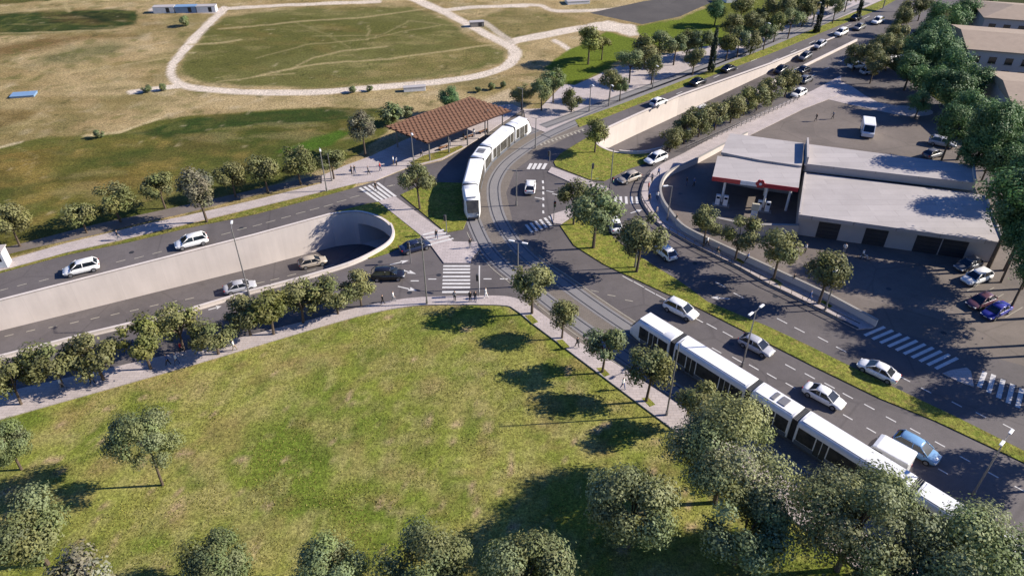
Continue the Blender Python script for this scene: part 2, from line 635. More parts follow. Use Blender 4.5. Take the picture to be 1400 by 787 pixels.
# tram corridor and rails
corr = W([(716, 151), (690, 167), (668, 182), (655, 196), (640, 216), (635, 240), (637, 270), (641, 302), (652, 330), (668, 354), (697, 384), (722, 405), (746, 433), (784, 463), (842, 496), (903, 535.5), (1096, 661.5), (1240, 759.5), (1330, 829)]) + \
    offset(TRK_R, 1.75)[::-1][0:64] + W([(700, 300), (692, 264), (704, 233), (740, 206), (799, 176), (786, 165), (752, 184), (720, 172)])
region('tramway', [corr], [], 0.032, 'pave_tram')
for k, trk in enumerate((TRK_L, TRK_R)):
    region('track_slab', [ribbon_poly(trk, -1.15, 1.15)], [], 0.108 if False else 0.04, 'slab')
    for s in (-1, 1):
        region('tram_rail', [ribbon_poly(trk, s * 0.7175 - 0.085, s * 0.7175 + 0.085)], [], 0.046, 'rail')
    region('road_markings', [ribbon_poly(trk[100:], 1.55, 1.67)] if k else [ribbon_poly(trk[100:], -1.67, -1.55)], [], 0.044, 'mark_old')
# the same rails where they run on the raised promenade
for trk in (TRK_L, TRK_R):
    region('track_slab', [ribbon_poly(trk[:40], -1.15, 1.15)], [], 0.108, 'slab', 0.05)
    for s in (-1, 1):
        region('tram_rail', [ribbon_poly(trk[:40], s * 0.7175 - 0.085, s * 0.7175 + 0.085)], [], 0.114, 'rail')

# grass islands
MED = W([(766, 309), (784.5, 336), (825, 361.5), (846.7, 372), (905, 399), (960, 424), (1050, 469.5), (1113.5, 501.7), (1202.5, 545), (1279, 576), (1330, 600), (1400, 633), (1500, 682), (1500, 668), (1400, 617), (1368, 601), (1304, 569), (1253, 545), (1177, 508.5), (1101, 471), (1050, 447), (967, 413), (929, 385), (891, 362), (852, 336), (827, 315), (800, 298), (786, 296)])
region('grass_median', [MED], [], 0.13, 'turf', 0.13)
isl1 = W([(453, 292), (480, 285), (503, 279), (517, 277), (545, 299), (576, 324), (560, 333), (529, 347), (510, 353), (480, 356)])
region('grass_island', [isl1], [TRENCH_L], 0.13, 'turf', 0.13)
region('grass_island', [W([(548, 267), (577, 253), (600, 250), (634, 251), (634, 275), (639, 300), (633, 314), (612, 318), (607, 316)])], [], 0.13, 'turf', 0.13)
isl4 = W([(757, 222), (766, 211), (797, 192), (830, 176), (850, 190), (886, 209), (890, 214), (882, 224), (860, 231), (826, 248), (806, 246), (760, 228)])
region('grass_island', [isl4], [TRENCH_R], 0.13, 'turf', 0.13)
region('grass_verge', [W([(786, 165), (852, 142), (941, 108), (1050, 66), (1177, 14), (1225, -7), (1232, -4), (1202, 13), (1177, 23), (1050, 75), (954, 111), (903, 131), (827, 161), (792, 174)])], [], 0.13, 'turf', 0.13)
region('grass_verge', [W([(-160, 418), (0, 371.5), (90, 346.5), (178, 327), (254, 309), (350, 285), (440, 263.5), (487, 252), (482, 257.5), (350, 293), (254, 312.5), (178, 331), (90, 349), (0, 373.5), (-160, 421)])], [], 0.13, 'turf_dry', 0.13)
region('grass_verge', [W([(560, 224), (580, 213.5), (630, 200), (634, 202), (604, 217), (565, 227)])], [], 0.16, 'turf_dry', 0.02)
region('grass_verge', [W([(1106, 130), (1118, 128), (1130, 124), (1124, 134), (1112, 136)])], [], 0.13, 'turf', 0.13)
for a, b in (((972, 336), (984, 343)), ((1003, 354), (1014, 361)), ((1052, 382), (1066, 390)), ((1120, 413), (1134, 420))):
    (x0, y0), (x1, y1) = a, b
    region('grass_verge', [W([(x0, y0), (x0 + 5, y0 - 2), (x1 + 4, y1 - 1), (x1, y1 + 2)])], [], 0.15, 'turf', 0.02)
for x, y in ((724, 436), (767, 470), (822, 508), (884, 549)):
    region('grass_verge', [W([(x - 7, y - 4), (x + 2, y - 5), (x + 12, y + 5), (x + 4, y + 8)])], [], 0.15, 'turf', 0.02)

# ------------------------------------------------------------------ road paint
paint_new, paint_old = [], []


def bar(p, q, w, z=0.0, old=False, at=None):
    a, b = Vector(G(*p, z)), Vector(G(*q, z))
    d = (b - a).normalized()
    n = Vector((-d.y, d.x)) * w / 2
    (paint_old if old else paint_new).append(([a + n, b + n, b - n, a - n], at))


def dashes(pts, d=(6, 3), w=0.14, old=False, at=None, z=0.0):
    for p in pts:
        bar((p[0] - d[0], p[1] - d[1]), (p[0] + d[0], p[1] + d[1]), w, z, old, at)


dashes([(-20, 402), (5, 396), (30, 389.5), (60, 383), (165, 357), (190, 352), (215, 345.5), (309, 319.5), (331, 313), (352, 308), (370, 303), (391, 297), (411, 291), (430, 286), (449, 281), (467, 275), (485, 269)], (6.5, -1.7), old=True)
dashes([(533, 254), (536, 254)], (4, -1), old=True)
L1 = [(836, 404), (860, 411), (979.6, 479), (1007.6, 491.5), (1030.5, 502), (1055, 514), (1080.5, 527), (1159, 570), (1191, 588), (1289, 644)]
dashes([(813, 398), (836, 404), (860, 411)], (5.5, 1), old=True)
dashes(L1[2:], (6.5, 3.7))
dashes([(858, 381), (873.4, 389), (888.5, 398), (903.6, 406), (954, 437), (973, 446), (995, 457), (1080.5, 501.7), (1107, 514), (1134, 527), (1159, 541), (1188.5, 556), (1218, 573), (1251, 589), (1285, 607), (1319, 627), (1358, 649), (1394, 668)], (7, 3.8))
dashes([(985, 389), (1010, 404), (1069, 438.6), (1093, 451), (1125, 464), (1150, 477.5), (1237, 518), (1266, 533.5), (1308, 552.5), (1341, 567), (1378, 583)], (7, 3.6))
for x, y in ((567, 384), (591, 381.5), (666.5, 381.3), (689, 381.3)):
    bar((x - 5.5, y), (x + 5.5, y), 0.22)
bar((655.5, 363), (655, 400), 0.18)
bar((742, 247), (742.5, 251), 0.3)
for y in (255, 262, 270, 279, 288):
    bar((742.5, y), (743, y + 4), 0.3)
for x, y in ((752, 262), (760, 266), (736, 271)):
    bar((x - 5, y - 1), (x + 5, y + 1), 0.18)
# far carriageways
dashes([(700 + X / 3.934, Y / 3.934) for X, Y in ((800, 560), (900, 500), (1000, 462), (1100, 412), (1200, 375), (1300, 325))], (4, -1.7), 0.15)
dashes([(1060, 82), (1085, 70), (1110, 58), (1135, 46), (1160, 35), (1185, 24)], (4, -1.9), 0.15)
dashes([(1110, 104), (1130, 94), (1150, 84), (1170, 74)], (4, -2), 0.15)
bar((1092, 113), (1113, 103), 0.2)
bar((1085, 96), (1070, 104), 0.2)
# ladder edge beside the tram curve
bar((735, 197), (799, 175.5), 0.15, old=True)
for i in range(12):
    x = 738 + i * 5.2
    y = 197 - (x - 735) * 0.336
    bar((x, y), (x + 3.0, y + 3.0), 0.35, old=True)
# zebra crossings
for i in range(5):
    t = i / 4
    a = (492 + 24 * t, 257 - 7 * t)
    b = (518 + 23 * t, 275.5 - 6.5 * t)
    bar(a, b, 0.45)
for i in range(4):
    t = i / 3
    bar((578 + 12 * t, 322 + 12.5 * t), (607 + 13 * t, 315 + 12 * t), 0.38, at=0.145)
for y in (363.8, 368.2, 372.6, 378, 383, 387.8, 392.8, 399.2):
    bar((606 - (y - 363) * 0.045, y), (642.8, y), 0.42)
for x in (722, 728.5, 735, 742):
    bar((x, 231.5), (x + 4.5, 223.5), 0.55)
for i in range(7):
    x, y = 719 + i * 6.4, 313 - i * 2.3
    bar((x, y - 6), (x + 9, y + 5), 0.42)
for x in (841.5, 848.5, 855.8, 863.2, 870.4):
    bar((x, 268.8), (x + 0.8, 278.8), 0.42)
for i in range(10):
    t = i / 9
    bar((1182 + 97 * t, 458.5 + 45.3 * t), (1209.5 + 99.5 * t, 446.8 + 42.4 * t), 0.42)
for a, b in (((1338.5, 529), (1346.5, 508)), ((1351.5, 536.5), (1358.5, 512)), ((1365, 544), (1371.5, 518.5)), ((1378, 551), (1384.5, 525)), ((1391, 557), (1397, 531)), ((1404, 564), (1410, 538))):
    bar(a, b, 0.5)
# lane arrows
for (x, y), (dx, dy) in (((556, 371), (13, 3.5)), ((557, 394.5), (13, 3.0)), ((870, 289), (8, -2.5)), ((985, 407.5), (-13, -1)), ((294, 421), (9, -2.5)), ((546, 359), (13, -3))):
    bar((x - dx, y - dy), (x + dx * 0.3, y + dy * 0.3), 0.2)
    a, b = Vector(G(x + dx * 0.2, y + dy * 0.2)), Vector(G(x + dx, y + dy))
    d = (b - a).normalized()
    n = Vector((-d.y, d.x))
    paint_new.append(([a + n * 0.42, b, a - n * 0.42], None))
# parking bay lines in the yard
for i in range(5):
    bar((1322 + i * 13, 398 + i * 9), (1346 + i * 13, 384 + i * 9), 0.1, old=True)


def paint_obj(lst, mat, zoff, zf=None):
    bm = bmesh.new()
    for k, (q, at) in enumerate(lst):
        z = zoff if at is None else at
        bm.faces.new([bm.verts.new((p.x, p.y, (zf(p.x, p.y) + 0.006) if zf else z)) for p in q])
    for f in bm.faces:
        f.normal_update()
        if f.normal.z < 0:
            f.normal_flip()
    me = bpy.data.meshes.new('road_markings')
    bm.to_mesh(me)
    bm.free()
    return structure(mesh_obj('road_markings', me, M[mat]))


paint_obj(paint_new, 'mark', 0.03)
paint_obj(paint_old, 'mark_old', 0.034)
paint_new = []
for X, Y in ((-60, 482), (-33, 475), (-10, 469), (15, 463), (44, 456), (74, 450), (103, 443.5), (131, 437), (158, 431), (184, 425), (211, 418), (236, 412.5), (259, 407.6), (300, 398), (330, 391), (355, 383.5), (375, 378.5), (398, 372), (425, 365), (450, 358)):
    bar((X - 6, Y + 1.6), (X + 6, Y - 1.6), 0.14, -5.0)
paint_obj(paint_new, 'mark_old', 0, zL)


bm = bmesh.new()
for x, y in ((600, 376), (690, 345), (735, 275), (765, 262), (812, 378), (905, 412), (1000, 470), (1060, 470), (1140, 500), (1230, 530), (1180, 480), (1290, 455), (1060, 405), (950, 360), (330, 312), (180, 345), (520, 358), (560, 400), (860, 300), (1330, 450), (1170, 400), (1215, 395), (930, 265)):
    p = G(x, y)
    bm.faces.new([bm.verts.new((p[0] + .36 * math.cos(a * math.pi / 6), p[1] + .36 * math.sin(a * math.pi / 6), .029)) for a in range(12)])
structure(from_bm('drain_cover', bm, M['dark']))


# ------------------------------------------------------------------ underpass ramps
def trench(label, rim, zf, n_portal, parapet_path, floor_mat='asphalt'):
    t = thing('retaining_wall', label, 'wall')
    bm = bmesh.new()
    n = len(rim)
    p0, p1 = n_portal
    for i in range(n - 1):
        a, b = rim[i], rim[i + 1]
        za, zb = zf(*a), zf(*b)
        if p0 <= i < p1:
            za = zb = -2.0
        if za > -0.02 and zb > -0.02:
            continue
        bm.faces.new([bm.verts.new(v) for v in ((a[0], a[1], 0.16), (b[0], b[1], 0.16), (b[0], b[1], zb - 0.02), (a[0], a[1], za - 0.02))])
    bmesh.ops.remove_doubles(bm, verts=bm.verts, dist=1e-4)
    from_bm('wall_face', bm, M['wall'], t)
    # coping: a flat cap set back from the rim
    bm = bmesh.new()
    out = offset(rim, 0.42)
    rings = [[(p[0], p[1], 0.02), (p[0], p[1], 0.165), (q[0], q[1], 0.165), (q[0], q[1], 0.02)] for p, q in zip(rim, out)]
    loft(bm, rings)
    from_bm('coping', bm, M['wall'], t)
    bm = bmesh.new()
    wall_along(bm, offset(parapet_path, 0.2), 0.28, 0.165, 0.62)
    from_bm('parapet', bm, M['wall'], t)
    return t


iA = len(TL_FAR) - 1
trench('long pale concrete wall of the lower underpass ramp with its rounded end', TRENCH_L, zL, (iA + 6, iA + 40), TL_END[20:] + TL_NEAR[1:])
trench('pale concrete wall of the upper ramp rising beside the far carriageway', TRENCH_R, zR, (-1, -1), TR_END[28:] + TR_NEAR[1:])
region('ramp_road', [TRENCH_L], [], zfun=zL, mat='asphalt')
TRENCH_R2 = TRENCH_R
region('ramp_road', [TRENCH_R], [], zfun=lambda x, y: min(zR(x, y), 0.012), mat='asphalt')
# tunnel behind the opening of the lower ramp
bm = bmesh.new()
port = TRENCH_L[iA + 6:iA + 41]
dv = AXL * 30
far = [(p[0] + dv.x, p[1] + dv.y) for p in port]
for a, b, c, d in zip(port, port[1:], far, far[1:]):
    bm.faces.new([bm.verts.new(v) for v in ((a[0], a[1], -2.0), (b[0], b[1], -2.0), (d[0], d[1], -2.0), (c[0], c[1], -2.0))])
    bm.faces.new([bm.verts.new(v) for v in ((a[0], a[1], zL(*a)), (b[0], b[1], zL(*b)), (d[0], d[1], zL(*b)), (c[0], c[1], zL(*a)))])
    bm.faces.new([bm.verts.new(v) for v in ((c[0], c[1], -2.0), (d[0], d[1], -2.0), (d[0], d[1], -7.5), (c[0], c[1], -7.5))])
for a, c in ((port[0], far[0]), (port[-1], far[-1])):
    bm.faces.new([bm.verts.new(v) for v in ((a[0], a[1], -2.0), (c[0], c[1], -2.0), (c[0], c[1], -7.5), (a[0], a[1], -7.5))])
structure(from_bm('tunnel', bm, M['wall']))


# ------------------------------------------------------------------ open ground
def vnoise(x, y, sc, seed):
    rs = np.random.RandomState(seed)
    t = rs.rand(256, 256)
    X, Y = x / sc, y / sc
    i, j = np.floor(X).astype(int), np.floor(Y).astype(int)
    fx, fy = X - i, Y - j
    fx, fy = fx * fx * (3 - 2 * fx), fy * fy * (3 - 2 * fy)
    g = lambda a, b: t[a % 256, b % 256]
    return (g(i, j) * (1 - fx) + g(i + 1, j) * fx) * (1 - fy) + (g(i, j + 1) * (1 - fx) + g(i + 1, j + 1) * fx) * fy


def fbm(x, y, sc, seed, o=4):
    s, a, tot = 0, 1.0, 0
    for k in range(o):
        s = s + a * vnoise(x, y, sc / 2 ** k, seed + k)
        tot += a
        a *= 0.55
    return s / tot


def inside(px, py, poly):
    c = np.zeros(px.shape, bool)
    n = len(poly)
    for i in range(n):
        x0, y0 = poly[i]
        x1, y1 = poly[(i + 1) % n]
        if y0 == y1:
            continue
        c ^= ((y0 > py) != (y1 > py)) & (px < (x1 - x0) * (py - y0) / (y1 - y0) + x0)
    return c


def dist(px, py, poly, closed=False):
    d = np.full(px.shape, 1e9)
    n = len(poly)
    for i in range(n if closed else n - 1):
        x0, y0 = poly[i]
        x1, y1 = poly[(i + 1) % n]
        vx, vy = x1 - x0, y1 - y0
        t = np.clip(((px - x0) * vx + (py - y0) * vy) / (vx * vx + vy * vy + 1e-9), 0, 1)
        d = np.minimum(d, np.hypot(px - x0 - t * vx, py - y0 - t * vy))
    return d


def ground():
    xs = np.concatenate([np.linspace(-1600, -260, 14)[:-1], np.linspace(-260, -175, 30)[:-1], np.arange(-175, 100, 0.55), np.arange(100, 180, 1.5), np.linspace(182, 1600, 22)])
    ys = np.concatenate([np.linspace(-400, 20, 10)[:-1], np.arange(20, 95, 0.8), np.arange(95, 245, 0.55), np.linspace(246, 330, 30)[:-1], np.linspace(330, 3000, 20)])
    X, Y = np.meshgrid(xs, ys)
    nx, ny = len(xs), len(ys)
    x, y = X.ravel(), Y.ravel()
    d = np.maximum(y * CP + HC * SP, 5)
    px = 700 + F * x / d
    py = 393.5 + F * (-y * SP + HC * CP) / d
    w1, w2 = fbm(x, y, 14, 3) - 0.5, fbm(x, y, 14, 21) - 0.5
    w3, w4 = fbm(x, y, 3, 41, 3) - 0.5, fbm(x, y, 3, 51, 3) - 0.5
    qx = px + w1 * 26 + w3 * 8
    qy = py + w2 * 9 + w4 * 3
    L = lambda r, g, b: np.array(S(r, g, b))
    col = np.tile(L(184, 162, 118), (x.size, 1))

    def blend(m, c):
        col[:] = col * (1 - m[:, None]) + np.asarray(c) * m[:, None]

    n1, n2, n3, n4 = fbm(x, y, 22, 61), fbm(x, y, 8, 71), fbm(x, y, 4, 81, 3), fbm(x, y, 40, 91)
    ss = lambda v, a, b: np.clip((v - a) / (b - a), 0, 1)
    blend(ss(n1, 0.45, 0.7) * 0.7, L(160, 135, 90))
    blend(ss(n2, 0.5, 0.75) * 0.5, L(140, 126, 80))
    blend(ss(fbm(x, y, 11, 501), 0.5, 0.62) * 0.45, L(128, 120, 70))
    blend(ss(n3, 0.6, 0.8) * 0.4, L(202, 184, 150))

    def area(poly, c, soft=4.0, k=1.0):
        m = inside(qx, qy, poly)
        dd = dist(qx, qy, poly, True)
        blend(np.where(m, np.clip(dd / soft, 0, 1), 0) * k, c)

    def path(pts, w, c, k=1.0, wob=0.3):
        pxx, pyy = px + (qx - px) * wob, py + (qy - py) * wob
        dd = dist(pxx / 1.6, pyy, [(p[0] / 1.6, p[1]) for p in pts])
        blend(np.clip((w / 2 + 0.6 - dd) / 1.2, 0, 1) * k, c)

    # top fields
    area([(-400, 60), (0, 58), (60, 46), (185, 44), (190, 54), (120, 58), (50, 74), (0, 82), (-400, 90)], L(116, 90, 50), 8, .8)
    area([(-400, 15), (-50, 18), (60, 13), (150, 9), (190, 13), (186, 30), (150, 43), (60, 47), (-50, 50), (-400, 60)], L(50, 66, 24), 4)
    area([(60, 22), (120, 14), (180, 16), (178, 26), (130, 34), (70, 36)], L(30, 40, 14), 3, 0.8)
    area([(-300, -20), (40, -10), (75, 2), (30, 6), (-300, 10)], L(74, 82, 34), 2)
    area([(35, 88), (60, 70), (100, 60), (150, 55), (175, 60), (150, 76), (90, 90)], L(104, 104, 64), 8, .8)
    area([(-200, 150), (-50, 142), (0, 146), (60, 150), (40, 165), (0, 178), (-200, 190)], L(116, 96, 52), 5, 0.8)
    area([(245, 92), (252, 76), (282, 42), (310, 20), (420, 8), (560, 5), (610, 25), (645, 48), (692, 68), (690, 86), (650, 100), (600, 108), (520, 114), (440, 121), (350, 122), (280, 116), (250, 104)], L(112, 110, 60), 5)
    area([(250, 90), (270, 62), (300, 30), (400, 18), (500, 25), (610, 40), (600, 58), (450, 70), (350, 90), (300, 112), (255, 102)], L(98, 98, 46), 6, 0.75)
    area([(420, 115), (500, 95), (560, 70), (640, 60), (690, 75), (640, 98), (540, 110)], L(142, 126, 78), 8, 0.55)
    area([(700, 10), (760, 18), (800, 30), (760, 45), (690, 52), (640, 25)], L(132, 120, 72), 4, 0.8)
    area([(-500, 262), (-50, 208), (0, 200), (30, 193), (60, 187), (115, 187), (165, 181), (215, 163), (300, 152), (380, 146), (450, 143), (522, 147), (545, 160), (530, 185), (490, 215), (440, 232), (300, 275), (150, 315), (0, 355), (-500, 480)], L(96, 98, 42), 3)
    blend(inside(px, py, [(-500, 480), (-500, 262), (0, 205), (480, 150), (520, 190), (440, 232), (0, 355)]) * ss(n2, 0.45, 0.6) * .5, L(118, 106, 50))
    m = inside(qx, qy, [(-500, 280), (0, 215), (200, 185), (480, 165), (520, 190), (400, 225), (150, 300), (0, 340), (-500, 440)])
    blend(m * ss(n1, 0.5, 0.68) * 0.75, L(136, 112, 56))
    blend(m * ss(fbm(x / 3, y, 5, 131), 0.5, 0.7) * 0.6, L(78, 76, 30))
    blend(m * ss(n3, 0.52, 0.7) * 0.5, L(156, 132, 72))
    blend(m * ss(fbm(x / 2, y, 7, 561), 0.54, 0.66) * 0.6, L(62, 76, 28))
    area([(180, 184), (240, 166), (300, 154), (450, 144), (526, 148), (504, 164), (400, 170), (300, 177), (220, 190)], L(48, 68, 24), 3, 0.9)
    area([(370, 205), (420, 186), (460, 178), (478, 184), (450, 198), (400, 210)], L(70, 98, 24), 4, 0.9)
    path([(112, 187), (140, 184), (165, 181), (190, 172), (218, 162)], 2.6, L(206, 186, 140))
    area([(-20, 205), (10, 196), (32, 192), (30, 198), (0, 206)], L(206, 188, 150), 2, 0.9)
    # scattered dry and green flecks drawn out along the old plough lines
    fld = (py < 345) & (px < 900)
    sx = fbm(x / 2.6, y, 3.0, 231, 4)
    sy = fbm(x / 1.6 + y * .4, y, 6.0, 251, 4)
    blend(fld * ss(sx, 0.55, 0.7) * 0.30, L(92, 90, 44))
    blend(fld * ss(1 - sx, 0.58, 0.72) * 0.22, L(190, 168, 120))
    blend(fld * ss(sy, 0.58, 0.72) * 0.25, L(140, 114, 66))
    blend(fld * ss(fbm(x, y, 1.8, 271, 2), 0.78, 0.9) * 0.35, L(206, 188, 150))
    blend(fld * ss(fbm(x, y, 1.5, 281, 2), 0.76, 0.88) * 0.6, L(66, 70, 30))
    area([(150, 300), (210, 268), (300, 240), (400, 205), (470, 192), (500, 188), (470, 222), (380, 248), (280, 276), (190, 300)], L(78, 88, 36), 5, 0.55)
    area([(375, 206), (420, 186), (462, 177), (486, 182), (452, 200), (405, 212)], L(74, 104, 28), 4, 0.85)
    scrub = fbm(x, y, 2.6, 541, 3)
    blend(fld * ss(scrub, 0.6, 0.7) * ss(fbm(x, y, 18, 551), 0.42, 0.6) * 0.55, L(104, 104, 52))
    # dirt tracks
    dirt = L(230, 214, 194)
    path(sm([(306, 12), (280, 38), (254, 66), (237, 86), (233, 102), (249, 115.7), (280, 122), (350, 127), (452, 124.6), (528, 118), (604, 112), (655, 104), (690, 92), (704, 81), (706, 71), (700, 66), (668, 48), (630, 28), (604, 15), (568, 0), (540, -12)], 4), 7.4, dirt)
    path([(306, 12), (350, 9.5), (420, 6), (520, 2)], 4, dirt, 0.9)
    path([(210, 14), (300, 15)], 7, L(214, 200, 188), 0.9)
    path([(178, 126), (210, 122), (245, 118)], 6, dirt)
    path(sm([(690, 92), (703, 75), (700, 57), (751, 47), (802, 38), (850, 40)], 4), 8, dirt)
    area([(795, 34), (832, 28), (876, 35), (878, 50), (866, 52), (846, 45), (800, 42)], dirt, 2)
    path(sm([(690, 9), (738, 8), (763, 16), (827, 13), (880, 8), (940, 0)], 4), 4, dirt, 0.9)
    path([(756, 56), (775, 66), (787, 75)], 4, dirt)
    path([(662, 30), (700, 58)], 5, L(206, 192, 172), 0.9)
    path([(604, 14), (640, 10), (720, 9)], 4, dirt, 0.9)
    for pts, w, k in (([(350, 105), (400, 93), (440, 86), (530, 81), (600, 71), (680, 60)], 2.2, 0.8), ([(395, 95), (430, 78), (470, 70), (530, 63)], 1.8, 0.7), ([(300, 40), (350, 36), (440, 27), (510, 23), (580, 12)], 2.0, 0.7),
                      ([(260, 60), (290, 59), (330, 54)], 2.4, 0.8), ([(300, 112), (360, 104), (400, 100)], 1.6, 0.7), ([(350, 80), (420, 62), (500, 54), (600, 34)], 1.2, 0.5), ([(430, 50), (520, 48), (560, 30), (620, 34)], 1.0, 0.5),
                      ([(503, 36), (504, 55)], 1.2, 0.6), ([(400, 30), (450, 48), (480, 66)], 1.0, 0.5), ([(0, 88), (80, 100), (160, 90), (232, 78)], 2.0, 0.6), ([(60, 5), (85, 0), (95, 15)], 4, 0.8), ([(-60, 26), (60, 12), (150, 6)], 2, 0.6), ([(-60, 46), (80, 44), (180, 40)], 1.4, 0.7), ([(20, 200), (50, 215), (40, 240)], 1.4, 0.35)):
        path(pts, w, L(184, 166, 120), k * .9, 0.45)
    # scrubby dry edge by the stop and green knolls by the upper road
    area([(440, 235), (490, 210), (530, 190), (560, 185), (540, 200), (508, 214), (460, 232)], L(158, 138, 92), 3, 0.8)
    area([(700, 120), (716, 150), (690, 165), (600, 172), (640, 140)], L(198, 178, 144), 4, 0.9)
    area([(748, 92), (790, 62), (832, 42), (886, 57), (860, 80), (845, 90), (790, 118), (765, 110)], L(106, 120, 36), 3)
    area([(872, 37), (880, 33), (932, 24), (985, 0), (1060, -20), (1100, 0), (1040, 40), (960, 72), (900, 66), (880, 56)], L(108, 122, 36), 3)
    area([(1000, 60), (1090, 20), (1150, 0), (1220, -40), (1000, -60), (960, 0)], L(104, 108, 44), 4, 0.8)
    # wooded side
    area([(1190, 100), (1230, 40), (1290, -20), (1500, -120), (2400, -150), (2400, 700), (1600, 560), (1420, 400), (1370, 300), (1330, 210), (1260, 150)], L(64, 70, 32), 5)
    # lawn
    lawn = [(-900, 720), (-160, 612), (38, 560), (186, 512), (350, 466), (480, 430), (590, 414), (700, 414), (780, 476), (930, 586), (1090, 710), (1290, 850), (1700, 1400), (700, 9000), (-2600, 2400)]
    lm = inside(px, py, lawn) | (y < 38) & (px < 1290)
    blend(lm * 1.0, L(135, 143, 60))
    band = 0.5 + 0.5 * np.sin((y * 0.97 + x * 0.12 + w1 * 1.5) * 2 * math.pi / 4.4)
    blend(lm * ss(band, 0.35, 0.65) * 0.3, L(120, 128, 54))
    blend(lm * ss(n2, 0.45, 0.62) * 0.7, L(160, 156, 82))
    blend(lm * ss(1 - n1, 0.5, 0.66) * 0.75, L(104, 124, 42))
    blend(lm * ss(n3, 0.52, 0.70) * 0.6, L(168, 154, 96))
    blend(lm * ss(fbm(x, y, 5, 171), 0.6, 0.74) * 0.4, L(164, 144, 104))
    blend(lm * ss(fbm(x, y, 2.2, 191, 3), 0.52, 0.72) * 0.7, L(98, 114, 42))
    blend(lm * ss(fbm(x, y, 1.6, 211, 3), 0.56, 0.72) * 0.5, L(172, 162, 104))
    blend(lm * ss(fbm(x, y, 3.2, 311, 3), 0.58, 0.72) * 0.4, L(152, 126, 84))
    blend(lm * ss(fbm(x, y, 1.3, 321, 2), 0.74, 0.86) * 0.8, L(186, 158, 126))
    # drop cells that lie inside the two ramps
    okv = np.ones(x.size, bool)
    for tr in (TRENCH_L, TRENCH_R):
        okv &= ~(inside(x, y, tr) | (dist(x, y, tr, True) < 1.1))
    # and over the tunnel nothing is removed: its roof lies below
    idx = np.arange(nx * ny).reshape(ny, nx)
    q = np.stack([idx[:-1, :-1], idx[:-1, 1:], idx[1:, 1:], idx[1:, :-1]], -1).reshape(-1, 4)
    q = q[okv[q].all(1)]
    me = bpy.data.meshes.new('ground')
    me.vertices.add(x.size)
    z = np.zeros(x.size)
    me.vertices.foreach_set('co', np.stack([x, y, z], 1).ravel())
    me.loops.add(q.size)
    me.loops.foreach_set('vertex_index', q.ravel())
    me.polygons.add(len(q))
    me.polygons.foreach_set('loop_start', np.arange(0, q.size, 4))
    a = me.color_attributes.new('ground_col', 'FLOAT_COLOR', 'POINT')
    a.data.foreach_set('color', np.concatenate([np.clip(col, 0, 1), np.ones((x.size, 1))], 1).ravel())
    me.update(calc_edges=True)
    me.validate()
    structure(mesh_obj('ground', me, M['ground']))


ground()


# short uneven grass on the lawn: uncountable blades
def lawn_grass():
    rs = np.random.RandomState(5)
    n = 170000
    y = 34 + 48 * rs.rand(n) ** 1.3
    x = (rs.rand(n) * 2 - 1) * 62
    d = y * CP + HC * SP
    px = 700 + F * x / d
    py = 393.5 + F * (-y * SP + HC * CP) / d
    lawn = [(-160, 622), (38, 567), (81, 554), (186, 521), (259, 506), (350, 476), (409, 465), (480, 440), (590, 421), (680, 421), (776, 484), (926, 597), (1090, 722), (1200, 810), (900, 830), (-160, 830)]
    k = inside(px, py, lawn)
    clump = fbm(x, y, 3.0, 301, 3)
    k &= rs.rand(n) < np.clip((clump - 0.3) * 3, 0.1, 1)
    x, y = x[k], y[k]
    n = len(x)
    h = 0.03 + 0.09 * rs.rand(n) * (0.4 + vnoise(x, y, 4.0, 333))
    w = 0.03 + 0.06 * rs.rand(n)
    a = rs.rand(n) * 6.28
    ca, sa = np.cos(a) * w, np.sin(a) * w
    v = np.stack([np.stack([x - ca, y - sa, np.zeros(n)], 1), np.stack([x + ca, y + sa, np.zeros(n)], 1),
                  np.stack([x + (rs.rand(n) - .35) * .36, y + (rs.rand(n) - .5) * .36, h], 1)], 1).reshape(-1, 3)
    me = bpy.data.meshes.new('lawn_grass')
    me.vertices.add(3 * n)
    me.vertices.foreach_set('co', v.ravel())
    me.loops.add(3 * n)
    me.loops.foreach_set('vertex_index', np.arange(3 * n))
    me.polygons.add(n)
    me.polygons.foreach_set('loop_start', np.arange(0, 3 * n, 3))
    at = me.color_attributes.new('leaf_tint', 'FLOAT_COLOR', 'POINT')
    base = np.array([1.0, 1.0, 0.8])
    t = np.clip(fbm(x, y, 7.0, 401) * 1.6 - 0.3, 0, 1)[:, None]
    c = (np.array([0.85, 1.05, 0.75]) * (1 - t) + np.array([1.35, 1.2, 1.15]) * t) * (0.7 + 0.6 * rs.rand(n))[:, None]
    c = np.repeat(c, 3, 0)
    at.data.foreach_set('color', np.concatenate([c, np.ones((3 * n, 1))], 1).ravel())
    me.update(calc_edges=True)
    o = mesh_obj('lawn_grass', me, mk_leaf('grass_blade', S(148, 146, 76), 0.35))
    o['kind'] = 'stuff'


lawn_grass()


